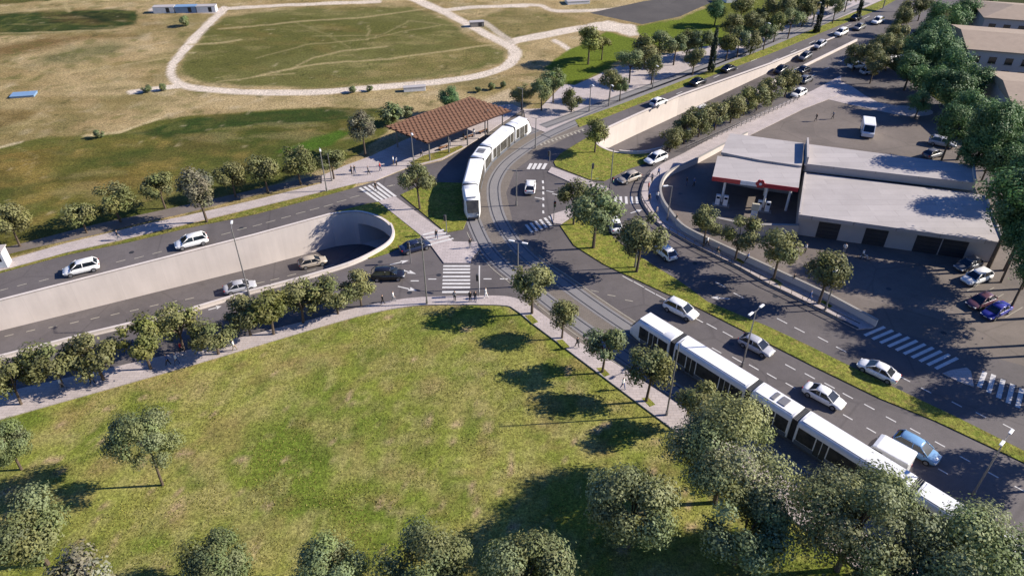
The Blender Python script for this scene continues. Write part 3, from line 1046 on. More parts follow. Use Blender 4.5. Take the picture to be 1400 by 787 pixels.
# ------------------------------------------------------------------ trees
def leaf_mesh(name, seed, n, leaf, nclump, ctr, shape='round', squash=0.88, crad=0.34):
    """leaf-sized faces gathered in clumps through a unit-radius crown centred at height CTR"""
    rs = np.random.RandomState(seed)
    cl = []
    while len(cl) < nclump:
        p = rs.uniform(-1, 1, 3)
        l = np.linalg.norm(p)
        if l > 1 or l < 0.25 and len(cl) > 2:
            continue
        if shape == 'cone':
            h = rs.rand() ** 1.2
            a = rs.rand() * 6.28
            rr = (1 - h) ** 0.7 * 0.5 * (0.5 + 0.5 * rs.rand())
            cl.append((rr * math.cos(a), rr * math.sin(a), -1.0 + 2.0 * h))
            continue
        p = p / max(l, 1e-6) * (0.25 + 0.47 * l ** 0.5) * rs.uniform(0.82, 1.12)
        if p[2] < -0.55 and rs.rand() < 0.6:
            continue
        cl.append(tuple(p * np.array([1, 1, squash])))
    cl = np.array(cl)
    if shape != 'cone':
        cl = cl * rs.uniform(0.88, 1.1, 3)
    rad = crad * rs.uniform(0.7, 1.25, nclump)
    if shape == 'cone':
        rad = 0.2 * rs.uniform(0.7, 1.2, nclump)
    w = rad ** 2
    ci = rs.choice(nclump, n, p=w / w.sum())
    d = rs.normal(size=(n, 3))
    d /= np.linalg.norm(d, axis=1)[:, None]
    rr = rs.rand(n) ** 0.45
    stray = rs.rand(n) < 0.06
    rr[stray] *= 1.35
    pos = cl[ci] + d * (rr * rad[ci])[:, None]
    nrm = d * 0.9 + pos * 0.5 + rs.normal(size=(n, 3)) * 0.42 + np.array([0, 0, 0.2])
    nrm /= np.linalg.norm(nrm, axis=1)[:, None]
    up = rs.normal(size=(n, 3))
    u = np.cross(nrm, up)
    u /= np.linalg.norm(u, axis=1)[:, None]
    v = np.cross(nrm, u)
    s = leaf * rs.uniform(0.6, 1.35, n)[:, None]
    a = u * s
    b = v * s * 0.62
    quad = np.stack([pos - a, pos + b * 1.0 - a * 0.1, pos + a, pos - b * 1.0 + a * 0.1], 1).reshape(-1, 3)
    quad[:, 2] += ctr
    me = bpy.data.meshes.new(name)
    me.vertices.add(4 * n)
    me.vertices.foreach_set('co', quad.ravel())
    me.loops.add(4 * n)
    me.loops.foreach_set('vertex_index', np.arange(4 * n))
    me.polygons.add(n)
    me.polygons.foreach_set('loop_start', np.arange(0, 4 * n, 4))
    ct = rs.uniform(0.78, 1.22, (nclump, 1)) * np.concatenate([rs.uniform(0.92, 1.12, (nclump, 1)), np.ones((nclump, 1)), rs.uniform(0.8, 1.15, (nclump, 1))], 1)
    c = ct[ci] * rs.uniform(0.82, 1.2, (n, 1))
    c = np.repeat(c, 4, 0)
    at = me.color_attributes.new('leaf_tint', 'FLOAT_COLOR', 'POINT')
    at.data.foreach_set('color', np.concatenate([c, np.ones((4 * n, 1))], 1).ravel())
    me.update(calc_edges=True)
    return me, cl


def trunk_mesh(name, seed, ctr, cl, r0):
    rr = random.Random(seed)
    bm = bmesh.new()
    fork = ctr - 0.62
    lean = (rr.uniform(-.06, .06), rr.uniform(-.06, .06))
    tube(bm, (0, 0, -0.05), (lean[0] * .5, lean[1] * .5, fork * .5), r0 * 1.15, r0 * 0.95, 7)
    tube(bm, (lean[0] * .5, lean[1] * .5, fork * .5 - 0.01), (lean[0], lean[1], fork), r0 * 0.95, r0 * 0.8, 7)
    k = sorted(range(len(cl)), key=lambda i: rr.random())[:7]
    for i in k:
        c = Vector(cl[i]) * 0.8 + Vector((0, 0, ctr))
        mid = Vector((lean[0], lean[1], fork)).lerp(c, 0.5) + Vector((0, 0, 0.08))
        tube(bm, (lean[0], lean[1], fork - 0.03), mid, r0 * 0.55, r0 * 0.34, 5)
        tube(bm, mid, c, r0 * 0.34, r0 * 0.1, 5)
    me = bpy.data.meshes.new(name)
    bmesh.ops.recalc_face_normals(bm, faces=bm.faces)
    bm.to_mesh(me)
    bm.free()
    me.materials.append(M['bark'])
    return me


TREE = {}


def tree_kind(key, leafmat, ratio, n, leaf, nclump, variants, shape='round', r0=0.055, squash=0.88, crad=0.34, seed=0):
    lst = []
    for v in range(variants):
        me, cl = leaf_mesh('crown', 1000 + seed * 17 + v, n, leaf, nclump, ratio, shape, squash, crad)
        me.materials.append(LEAF[leafmat])
        tm = trunk_mesh('trunk', seed * 31 + v, ratio, cl, r0)
        lst.append((me, tm))
    TREE[key] = (lst, ratio)


tree_kind('street', 'olive', 1.95, 3600, 0.060, 17, 5, seed=1, crad=0.38)
tree_kind('sage', 'sage', 1.95, 3600, 0.060, 17, 3, seed=2, crad=0.38)
tree_kind('silver', 'silver', 2.0, 4200, 0.055, 22, 2, seed=3)
tree_kind('light', 'bright', 1.7, 3600, 0.062, 18, 3, seed=4, crad=0.38)
tree_kind('hedge', 'olive', 1.35, 3400, 0.064, 20, 4, seed=5, squash=0.95, crad=0.38)
tree_kind('deep', 'deep', 1.5, 6500, 0.046, 30, 5, seed=6, crad=0.36, squash=0.95)
tree_kind('tall', 'deep', 2.7, 9000, 0.046, 38, 3, seed=16, crad=0.36, squash=1.4)
tree_kind('field', 'grey', 1.5, 17000, 0.030, 26, 5, seed=7, crad=0.335, squash=0.9, r0=0.045)
tree_kind('huge', 'grey', 1.4, 32000, 0.0215, 32, 3, seed=27, crad=0.315, squash=0.9, r0=0.04)
tree_kind('hugegreen', 'sage', 1.4, 32000, 0.0215, 32, 2, seed=28, crad=0.315, squash=0.9, r0=0.04)
tree_kind('fieldgreen', 'sage', 1.5, 17000, 0.030, 26, 4, seed=8, crad=0.335, squash=0.9, r0=0.045)
tree_kind('rowtree', 'olive', 1.6, 3800, 0.060, 20, 4, seed=31, crad=0.38)
tree_kind('lone', 'sage', 2.0, 16000, 0.030, 26, 1, seed=32, crad=0.335, squash=0.9, r0=0.035)
tree_kind('cypress', 'cypress', 1.08, 2200, 0.07, 60, 2, 'cone', seed=9, r0=0.03)
tree_kind('bush', 'sage', 0.85, 2200, 0.08, 16, 2, seed=10, squash=0.8)
tcount = 0


def tree(cx, cy, rpx, kind, label, group=None, cat='tree', stretch=1.0):
    """crown centre (CX, CY) and crown half-width as measured; the foot follows from the kind's proportions"""
    global tcount
    lst, ratio = TREE[kind]
    z = 3.5
    for _ in range(5):
        r = rpx / F * depth(cx, cy, z)
        z = ratio * r * stretch
    x, y = G(cx, cy, z)
    tcount += 1
    me, tm = lst[tcount % len(lst)]
    t = thing('cypress_tree' if kind == 'cypress' else 'shrub' if kind == 'bush' else 'tree', label, cat, (x, y, 0), tcount * 1.7, group)
    s = r
    k = 1.32 if ratio == 1.6 else 1.27 if ratio in (1.95, 1.35, 1.7) else 1.15
    q = random.Random(tcount * 13 + 5)
    t.scale = (s * k * q.uniform(.9, 1.1), s * k * q.uniform(.9, 1.1), s * stretch * (1.08 if k > 1.2 else 1.0) * q.uniform(.94, 1.1))
    for nm, m in (('trunk', tm), ('crown', me)):
        o = bpy.data.objects.new(nm, m)
        C.objects.link(o)
        o.parent = t
    return t


ORD = 'first second third fourth fifth sixth seventh eighth ninth tenth eleventh twelfth thirteenth fourteenth fifteenth sixteenth seventeenth eighteenth nineteenth twentieth'.split()


def row(pts, kinds, fmt, group):
    for i, p in enumerate(pts):
        k = kinds[i % len(kinds)] if len(p) < 4 else p[3]
        tree(p[0], p[1], p[2], k, fmt.format(ORD[i]), group)


row([(453, 221, 17), (406, 223, 21), (360, 235, 20), (315, 241, 20), (217, 257, 20), (154, 273, 22), (109, 294, 18), (13, 306, 23), (-60, 330, 24)], ['rowtree'],
    '{} small dark tree along the shaded cycle path, counted outward from the plaza', 'trees along the cycle path')
tree(270, 258, 27, 'silver', 'broad silvery tree with a bare trunk by the upper carriageway kerb')
tree(495, 176, 20, 'silver', 'grey leafed tree at the edge of the scrub before the timber canopy')
tree(535, 155, 18, 'bush', 'pale olive shrub in dry grass behind the end of the timber canopy', cat='shrub')
tree(556, 152, 10, 'bush', 'small dark shrub tucked against the rear edge of the timber canopy', cat='shrub')
tree(615, 134, 16, 'deep', 'dark round tree rising just behind the timber canopy roof')
tree(571, 249, 22, 'street', 'single round tree on the grass wedge beside the arriving tram')
row([(490, 391, 22), (457, 401, 23), (408, 411, 25), (366, 424, 26), (335, 430, 24), (290, 456, 24), (241, 450, 24), (193, 470, 28), (127, 486, 29), (69, 495, 29), (13, 524, 26), (-55, 545, 30)], ['rowtree', 'rowtree', 'rowtree', 'light'],
    '{} olive green tree on the lower footway row, counted from the zebra crossing', 'trees along the lower footway')
row([(728, 391, 25), (770, 430, 22), (827, 471, 27), (889, 510, 28), (957, 550, 27)], ['street', 'street', 'sage'],
    '{} young tree between lawn and tramway, counted from the zebra crossing', 'young trees between lawn and tramway')
tree(786, 271, 22, 'street', 'dark olive tree at the pointed tip of the grass median')
tree(815, 289, 31, 'sage', 'big grey green tree near the tip of the grass median')
tree(876, 326, 29, 'street', 'dense olive tree on the median, hiding part of a white car')
row([(968, 303, 21), (1013, 319, 24), (1068, 342, 26), (1133, 371, 29)], ['street'],
    '{} round tree along the low yard wall, counted from the petrol station', 'trees along the yard wall')
row([(918, 190, 14), (938, 176, 17), (958, 166, 17), (980, 158, 16), (1002, 148, 16), (1020, 139, 15), (1038, 132, 15), (1058, 124, 15), (1077, 114, 15)], ['hedge'],
    '{} tree of the dense row beside the upper ramp, counted from its rounded end', 'dense row beside the upper ramp')
tree(815, 181, 18, 'light', 'light green tree on the grass at the rounded end of the upper ramp')
row([(713, 127, 13), (741, 122, 16), (757, 113, 15), (782, 138, 12), (835, 110, 15), (849, 118, 11), (863, 84, 16), (883, 72, 17), (893, 92, 13), (903, 60, 15), (924, 63, 14), (941, 58, 14), (950, 79, 13), (960, 54, 14)], ['street', 'sage', 'sage', 'hedge'],
    '{} small tree on the promenade past the stop, counted from the tram', 'trees on the promenade')
tree(806, 58, 18, 'light', 'broad light green tree on the grassy knoll by the dirt track')
tree(824, 62, 12, 'light', 'smaller pale tree leaning on the broad one on the grassy knoll')
tree(976, 70, 10, 'cypress', 'tall narrow cypress nearest the tram stop, beside the upper carriageway', stretch=2.9)
tree(1122, 20, 8, 'cypress', 'dark cypress between round trees midway up the promenade', stretch=2.9)
tree(1177, 8, 7, 'cypress', 'most distant narrow cypress beside the grass verge', stretch=2.6)
row([(980, 14, 14, 'deep'), (996, 61, 13), (1000, 35, 14), (1012, 54, 13), (1028, 60, 12), (1015, 10, 14), (1033, 28, 14), (1048, 46, 12), (1050, 14, 15), (1062, 36, 13), (1075, 13, 14), (1082, 30, 12), (1100, 19, 13), (1096, 2, 14), (1118, 2, 13), (1144, 9, 12), (1135, -6, 13), (1160, -4, 12)], ['hedge', 'light', 'street', 'sage'],
    '{} crown of the thick grove by the far carriageway, counted from the tarmac field', 'grove by the far carriageway')
row([(1170, 79, 14), (1190, 75, 14), (1203, 62, 13), (1218, 58, 14), (1229, 50, 13), (1197, 88, 14), (1216, 78, 14), (1235, 24, 12), (1247, 14, 12), (1262, 7, 11), (1228, 38, 9)], ['hedge', 'street'],
    '{} olive tree on the corner by the far junction, counted from the road mouth', 'olive trees by the far junction')
row([(1246, 92, 22), (1260, 66, 23), (1275, 45, 22), (1295, 24, 24), (1322, 14, 20), (1342, 4, 18), (1290, 62, 26), (1308, 88, 27), (1270, 112, 24), (1302, 122, 27), (1330, 112, 24), (1258, 140, 18), (1336, 150, 28), (1305, 172, 24), (1352, 180, 32), (1382, 170, 26), (1340, 205, 26), (1392, 205, 26), (1374, 250, 36), (1405, 285, 32), (1345, 232, 18), (1404, 322, 34), (1414, 366, 32), (1408, 240, 30)], ['deep'],
    '{} deep green tree of the wood by the houses, counted down from the top', 'deep green wood by the houses') if False else None
WOOD = [(1246, 92, 22), (1260, 66, 23), (1275, 45, 22), (1295, 24, 24), (1322, 14, 20), (1342, 4, 18), (1290, 62, 26), (1308, 88, 27), (1270, 112, 24), (1302, 122, 27), (1330, 112, 24), (1258, 140, 16), (1336, 150, 28), (1305, 172, 24), (1352, 180, 32), (1382, 170, 26), (1340, 205, 24), (1392, 205, 26), (1398, 266, 45), (1412, 290, 36), (1398, 325, 28), (1412, 362, 30), (1408, 240, 30), (1452, 394, 38), (1500, 403, 40), (1566, 452, 42), (1520, 596, 40), (1560, 560, 40), (1470, 350, 40)]
WOOD += [(1372, 222, 24), (1430, 330, 30), (1362, 200, 20)]
WOODL = ['lowest crown where the shaded side road meets the wood', 'crown behind the corner olives at the road side of the wood', 'crown of the wood facing the far white cars', 'rounded crown above the pale path end at the top of the wood', 'crown beside the hipped house corner', 'crown just above the hipped house roof',
         'crown midway between far junction and middle house', 'crown touching the corner of the middle house roof', 'crown above the parked white cars in shade', 'crown in the middle of the wood below the middle house', 'crown under the front wall of the middle house', 'small crown at the end of the forecourt path',
         'crown beside the gable of the lowest house', 'crown above the cars parked behind the workshop', 'big crown between lowest house and workshop', 'crown below the wall of the lowest house', 'crown just behind the upper workshop roof', 'crown at the frame edge below the lowest house',
         'biggest crown overhanging the workshop roof corner', 'crown at the frame edge beside the workshop', 'crown over the workshop end wall', 'crown beside the parked cars in the yard', 'crown behind the biggest one at the frame edge',
         'crown past the parked blue car', 'crown past the crosswalk island', 'crown furthest from the workshop yard', 'crown past the second zebra crossing', 'crown past the street lamp with two heads', 'crown behind the parked cars', 'slim crown at the rear end of the upper workshop roof', 'crown behind the end wall of the workshop yard', 'low crown between the shaded cars and the lowest house']
for (x, y, r), l in zip(WOOD, WOODL):
    tree(x, y, r, 'tall' if y > 145 else 'deep', 'deep green broadleaf ' + l, 'deep green wood by the houses')
for x, y, r, k, l in (
        (195, 601, 48, 'lone', 'lone leaning tree with a long trunk shadow on the open lawn'),
        (8, 606, 36, 'fieldgreen', 'dark tree cut by the frame at the lawn corner near the footway'),
        (34, 722, 56, 'field', 'grey green tree casting a dark shadow toward the lone lawn tree'),
        (108, 800, 52, 'silver', 'pale silvery crown at the bottom edge of the lawn'),
        (294, 768, 48, 'fieldgreen', 'round blue green crown alone at the bottom of the lawn'),
        (452, 774, 54, 'fieldgreen', 'very dark crown with two lobes at the bottom of the lawn'),
        (580, 765, 60, 'field', 'grey green crown directly right of the dark two lobed one'),
        (716, 778, 66, 'field', 'pale olive crown in front of the long lawn shadow'),
        (867, 690, 64, 'field', 'tall grey green tree standing before the cluster by the tramway'),
        (996, 616, 80, 'huge', 'large tree leaning over the tramway walk, its crown before the tram'),
        (1020, 716, 62, 'fieldgreen', 'shaded crown under the large tree at the tramway walk'),
        (1180, 700, 98, 'huge', 'huge foreground crown covering the middle of the long tram'),
        (1340, 775, 92, 'hugegreen', 'huge bluish crown in the bottom corner before the lamp post'),
        (1215, 812, 60, 'fieldgreen', 'dark crown between the two huge ones by the paved path')):
    tree(x, y, r, k, l)


# ------------------------------------------------------------------ vehicles
def car_meshes(kind):
    L, Wd, H = {'hatch': (4.3, 1.78, 1.50), 'suv': (4.6, 1.86, 1.66), 'sedan': (4.6, 1.80, 1.45)}[kind]
    hw = Wd / 2
    lift = 0.06 if kind == 'suv' else 0.0
    bel = {'hatch': .95, 'suv': 1.06, 'sedan': .92}[kind]
    rear_t = {'hatch': 0.93, 'suv': 1.0, 'sedan': 0.98}[kind]
    out = {}
    st = [(-L / 2, .48 + lift, bel - .18, .80), (-L / 2 + .08, .30 + lift, bel - .03, .90), (-L / 2 + .45, .24 + lift, bel * rear_t + .01, .97), (-.6, .22 + lift, bel, 1.0), (.6, .22 + lift, bel - .01, 1.0),
          (L / 2 - 1.15, .22 + lift, bel - .06, .98), (L / 2 - .5, .25 + lift, bel - .17, .93), (L / 2 - .12, .32 + lift, bel - .30, .82), (L / 2, .45 + lift, bel - .42, .68)]
    rings = []
    for x, zl, zh, w in st:
        w *= hw
        mid = (zl + zh) / 2
        rings.append([(x, -w * .9, zl), (x, -w, zl + .12), (x, -w * 1.0, mid + .05), (x, -w * .93, zh - .03), (x, -w * .78, zh + .02), (x, 0, zh + .04), (x, w * .78, zh + .02), (x, w * .93, zh - .03), (x, w, mid + .05), (x, w, zl + .12), (x, w * .9, zl)])
    bm = bmesh.new()
    loft(bm, rings)
    bmesh.ops.recalc_face_normals(bm, faces=bm.faces)
    me = bpy.data.meshes.new('body')
    bm.to_mesh(me)
    bm.free()
    for p in me.polygons:
        p.use_smooth = abs(p.normal.x) < 0.9
    out['body'] = me
    # cabin outline
    xb0 = {'hatch': -L / 2 + .12, 'suv': -L / 2 + .12, 'sedan': -L / 2 + .62}[kind]
    xt0 = xb0 + {'hatch': .72, 'suv': .55, 'sedan': .85}[kind]
    xb1, xt1 = L / 2 - 1.0, L / 2 - 1.95
    wb, wt = hw * .88, hw * .68
    zb, zt = bel - .02, H - .05

    def quad(pts, name):
        b = bmesh.new()
        b.faces.new([b.verts.new(p) for p in pts])
        m = bpy.data.meshes.new(name)
        b.to_mesh(m)
        b.free()
        m.materials.append(M['glass'])
        return m
    # painted frame of the cabin: pillars and roof
    bm = bmesh.new()
    A = [(xb1, wb), (xt1, wt), (xb0, wb), (xt0, wt)]
    for s in (-1, 1):
        for (x0, x1) in ((xb1, xt1), (xb0, xt0), (-.25, -.32)):
            tube(bm, (x0, s * wb, zb), (x1, s * wt, zt), .06, .05, 6)
    r2 = []
    for x, w, z in ((xt0 - .12, wt * .86, zt - .06), (xt0 + .05, wt + .03, zt + .03), ((xt0 + xt1) / 2, wt + .05, H), (xt1 - .05, wt + .03, zt + .03), (xt1 + .14, wt * .88, zt - .06)):
        r2.append([(x, -w, z - .05), (x, -w * .85, z + .01), (x, 0, z + .035), (x, w * .85, z + .01), (x, w, z - .05), (x, 0, z - .07)])
    loft(bm, r2)
    bmesh.ops.recalc_face_normals(bm, faces=bm.faces)
    me = bpy.data.meshes.new('roof')
    bm.to_mesh(me)
    bm.free()
    for p in me.polygons:
        p.use_smooth = True
    out['roof'] = me
    out['windscreen'] = quad([(xb1, -wb * .96, zb), (xb1, wb * .96, zb), (xt1, wt * .96, zt), (xt1, -wt * .96, zt)], 'windscreen')
    out['rear_window'] = quad([(xb0, wb * .96, zb), (xb0, -wb * .96, zb), (xt0, -wt * .96, zt), (xt0, wt * .96, zt)], 'rear_window')
    out['side_window'] = [quad([(xb0, s * wb, zb), (xb1, s * wb, zb), (xt1, s * wt, zt), (xt0, s * wt, zt)], 'side_window') for s in (1, -1)]
    bm = bmesh.new()
    tube(bm, (0, -.11, 0), (0, .11, 0), .335, None, 16)
    tm = bpy.data.meshes.new('wheel')
    bm.to_mesh(tm)
    bm.free()
    tm.materials.append(M['rubber'])
    bm = bmesh.new()
    tube(bm, (0, -.118, 0), (0, .118, 0), .21, None, 12)
    rm = bpy.data.meshes.new('rim')
    bm.to_mesh(rm)
    bm.free()
    rm.materials.append(M['rim'])
    out['wheel'] = (tm, rm, [(x, y, .335) for x in (-L / 2 + .85, L / 2 - .88) for y in (-hw + .08, hw - .08)])

    def small(name, c, s, mt):
        b = bmesh.new()
        box(b, (0, 0, 0), s, 0, .02)
        m = bpy.data.meshes.new(name)
        b.to_mesh(m)
        b.free()
        m.materials.append(mt)
        return m, c
    out['small'] = [('headlight', *small('headlight', [(L / 2 - .16, s * hw * .64, bel - .38) for s in (-1, 1)], (.26, .34, .13), M['lamp'])),
                    ('taillight', *small('taillight', [(-L / 2 + .07, s * hw * .72, bel - .12) for s in (-1, 1)], (.16, .26, .16), M['redlens'])),
                    ('wing_mirror', *small('wing_mirror', [(xb1 - .25, s * (hw + .07), bel + .04) for s in (-1, 1)], (.12, .18, .12), M['dark'])),
                    ('number_plate', *small('number_plate', [(L / 2 + .005, 0, .48 + lift), (-L / 2 - .005, 0, .62 + lift)], (.03, .46, .11), M['yellow']))]
    return out


CARS = {k: car_meshes(k) for k in ('hatch', 'suv', 'sedan')}


def setmat(o, mat):
    if not o.data.materials:
        o.data.materials.append(mat)
    o.material_slots[0].link = 'OBJECT'
    o.material_slots[0].material = mat


def ob(name, me, parent, loc=(0, 0, 0)):
    o = bpy.data.objects.new(name, me)
    C.objects.link(o)
    o.parent = parent
    o.location = loc
    return o


def car(px, py, dpx, dpy, kind, colour, label, group=None, z=0.025, roof=None, detail=True, zf=None):
    x, y = G(px, py, z)
    if zf:
        for _ in range(6):
            z = zf(x, y) + 0.01
            x, y = G(px, py, z)
    a = G(px + dpx, py + dpy, z)
    rz = math.atan2(a[1] - y, a[0] - x)
    t = thing('parked_car' if 'parked' in label else 'car', label, 'car', (x, y, z), rz, group)
    if zf:
        d = Vector((math.cos(rz), math.sin(rz))) * 2
        t.rotation_euler = (0, -math.atan2(zf(x + d.x, y + d.y) - zf(x - d.x, y - d.y), 4), rz)
    c = CARS[kind]
    setmat(ob('body', c['body'], t), PAINT[colour])
    setmat(ob('roof', c['roof'], t), PAINT[roof or colour])
    ob('windscreen', c['windscreen'], t)
    ob('rear_window', c['rear_window'], t)
    for m in c['side_window']:
        ob('side_window', m, t)
    tm, rm, locs = c['wheel']
    for l in locs:
        w = ob('wheel', tm, t, l)
        if detail:
            ob('rim', rm, w)
    if detail:
        for nm, m, ls in c['small']:
            for l in ls:
                ob(nm, m, t, l)
    return t


UP = 'cars on the carriageways'
car(113, 371, -1, .24, 'suv', 'white', 'white car driving behind another white car, further from the plaza, above the long wall')
car(263, 335, -1, .25, 'suv', 'white', 'white car on the upper carriageway nearest the silvery tree')
car(428, 362, 1, -.25, 'hatch', 'beige', 'beige car entering the shade of the underpass tunnel', zf=zL)
car(329, 396, 1, -.25, 'sedan', 'silver', 'silver car low on the ramp behind the slim lamp post', zf=zL)
car(568, 341, 1, -.27, 'sedan', 'navy', 'dark navy sedan stopped at the edge of the paved crossing island')
car(531, 380, 1, -.03, 'suv', 'black', 'black car waiting on the arrowed lane before the zebra crossing')
car(725, 259, .12, -1, 'hatch', 'white', 'white hatchback crossing the junction beside the curved tramway')
car(840, 311, -.35, -1, 'sedan', 'white', 'white car partly hidden by the grey green median tree')
car(908, 348, -.7, -.6, 'hatch', 'white', 'white car peeping out beyond the dense median tree')
car(860, 247, -1, .35, 'hatch', 'beige', 'beige hatchback turning past the corner of the curved footway')
car(896, 221, -1, .4, 'suv', 'white', 'white car coming round the rounded end of the upper ramp')
car(930, 428, 1, .5, 'suv', 'white', 'white car with a dark roof overtaking the front of the long tram', roof='white')
car(1033, 477, 1, .52, 'hatch', 'silver', 'silver hatchback behind the lamp post between tramway and median')
car(1125, 546, 1, .53, 'sedan', 'white', 'white saloon driving beside the third module of the long tram')
car(1250, 618, 1, .56, 'suv', 'blue', 'pale blue car entering the tree shadow beside the tram')
car(1199, 511, -1, -.48, 'sedan', 'white', 'white saloon between grass median and the long zebra crossing')
car(1333, 384, -1, .35, 'suv', 'white', 'white parked car in the deep shade beside the workshop corner')
car(1322, 366, -1, .35, 'hatch', 'grey', 'dim grey parked car behind the white one by the workshop')
car(1339, 416, -1, .4, 'hatch', 'maroon', 'maroon parked car with sun on one flank')
car(1360, 429, -1, .5, 'sedan', 'deepblue', 'deep blue parked car next to the kerb end of the yard')
far = [(900, 143, 1, -.42, 'hatch', 'white', 'white car on the far carriageway nearest the tram stop', 0, None),
       (954, 115, 1, -.4, 'sedan', 'black', 'first black car ahead of the white one on the far carriageway', 0, None),
       (996, 97, 1, -.4, 'sedan', 'black', 'second black car on the far carriageway close to the tall cypress', 0, None),
       (957, 156, -1, .45, 'suv', 'white', 'white car deep in the upper ramp behind the dense tree row', 0, zR),
       (1067, 98, -1, .48, 'sedan', 'black', 'black car low on the upper ramp', 0, zR),
       (1100, 80, -1, .48, 'hatch', 'grey', 'grey car climbing the middle of the upper ramp', 0, zR),
       (1120, 64, -1, .48, 'hatch', 'silver', 'silver car near the top of the upper ramp', 0, zR),
       (1149, 48, -1, .45, 'suv', 'white', 'white car where the upper ramp meets the road', 0, None),
       (1174, 40, -1, .45, 'sedan', 'grey', 'grey car just beyond the top of the ramp', 0, None),
       (1170, 27, 1, -.45, 'sedan', 'black', 'small black car close to the far grass verge', 0, None),
       (1199, 32, -1, .45, 'suv', 'white', 'most distant white car near the green sign', 0, None),
       (1098, 99, 1, -.5, 'sedan', 'black', 'black car outside the ramp parapet on the frontage lane', 0, None),
       (1101, 112, 1, -.5, 'hatch', 'grey', 'dark grey car following along the frontage lane', 0, None),
       (1091, 131, -1, .5, 'hatch', 'white', 'white car at the end of the dense tree row', 0, None),
       (1171, 93, 1, -.1, 'hatch', 'white', 'white parked car in tree shade nearest the side road mouth', 0, None),
       (1188, 101, 1, -.1, 'hatch', 'silver', 'silver parked car beside the white one under corner trees', 0, None),
       (1221, 86, 1, -.2, 'suv', 'white', 'white parked car half hidden under corner olive trees', 0, None),
       (1236, 84, 1, -.2, 'hatch', 'white', 'small white parked car at the edge of the deep green wood', 0, None),
       (1287, 199, 1, .2, 'suv', 'silver', 'silver parked car in shade behind the workshop, nearest the wood', 0, None),
       (1275, 214, 1, -.3, 'hatch', 'grey', 'grey parked car in shade hard by the upper workshop roof', 0, None)]
for px, py, dx, dy, k, c, l, z, zf in far:
    car(px, py, dx, dy, k, c, l, zf=zf, detail=py > 140)


def van(px, py, dpx, dpy, label, L=4.6, Wd=1.95, H=2.5, hood=.25, z=0.025, name='van'):
    x, y = G(px, py, z)
    a = G(px + dpx, py + dpy, z)
    t = thing(name, label, 'van', (x, y, z), math.atan2(a[1] - y, a[0] - x))
    bm = bmesh.new()
    pr = [(-L / 2, .4), (-L / 2, H - .1), (-L / 2 + .12, H), (L / 2 - hood - .95, H), (L / 2 - hood - .6, H - .12), (L / 2 - hood, 1.25), (L / 2, 1.05), (L / 2, .4)]
    rings = []
    for yy, s in ((-Wd / 2, .0), (-Wd / 2 + .1, .06), (Wd / 2 - .1, .06), (Wd / 2, .0)):
        rings.append([(px_ * (1 if s else .985), yy, zz + (0.03 if s and zz > 1.5 else 0)) for px_, zz in pr])
    loft(bm, rings)
    from_bm('body', bm, M['white'], t)
    bm = bmesh.new()
    bm.faces.new([bm.verts.new(v) for v in ((L / 2 - hood + .02, -Wd / 2 + .15, 1.3), (L / 2 - hood + .02, Wd / 2 - .15, 1.3), (L / 2 - hood - .56, Wd / 2 - .2, H - .14), (L / 2 - hood - .56, -Wd / 2 + .2, H - .14))])
    from_bm('windscreen', bm, M['glass'], t)
    for s in (-1, 1):
        bm = bmesh.new()
        bm.faces.new([bm.verts.new(v) for v in ((L / 2 - 1.7, s * (Wd / 2 + .006), 1.3), (L / 2 - hood - .15, s * (Wd / 2 + .006), 1.3), (L / 2 - hood - .6, s * (Wd / 2 + .006), H - .35), (L / 2 - 1.7, s * (Wd / 2 + .006), H - .35))])
        from_bm('side_window', bm, M['glass'], t)
    tm, rm, _ = CARS['suv']['wheel']
    for xx in (-L / 2 + .8, L / 2 - .8):
        for s in (-1, 1):
            w = ob('wheel', tm, t, (xx, s * (Wd / 2 - .08), .335))
            ob('rim', rm, w)
    for s in (-1, 1):
        bm = bmesh.new()
        box(bm, (L / 2 - .02, s * (Wd / 2 - .3), .85), (.1, .3, .16), 0, .02)
        from_bm('headlight', bm, M['lamp'], t)
        bm = bmesh.new()
        box(bm, (-L / 2 - .01, s * (Wd / 2 - .15), .95), (.06, .14, .4), 0, .02)
        from_bm('taillight', bm, M['redlens'], t)
    return t


van(1208, 636, -1, -.56, 'white flat roofed van squeezed between the tram and the blue car', 4.2, 2.2, 2.8, hood=.05, name='delivery_van')
van(1184, 183, .1, 1, 'pale van parked in tree shade behind the petrol station', 4.8, 2.1, 2.5, name='delivery_van')


# ------------------------------------------------------------------ trams
def arclen(path):
    s = [0.0]
    for a, b in zip(path, path[1:]):
        s.append(s[-1] + math.hypot(b[0] - a[0], b[1] - a[1]))
    return s


def at_s(path, S_, s):
    s = max(0, min(S_[-1] - 1e-6, s))
    i = int(np.searchsorted(S_, s, 'right')) - 1
    i = min(i, len(path) - 2)
    t = (s - S_[i]) / max(S_[i + 1] - S_[i], 1e-9)
    return Vector((path[i][0] * (1 - t) + path[i + 1][0] * t, path[i][1] * (1 - t) + path[i + 1][1] * t))


def near_s(path, S_, p):
    return min(np.arange(0, S_[-1], 0.1), key=lambda s: (at_s(path, S_, s) - Vector(p)).length)


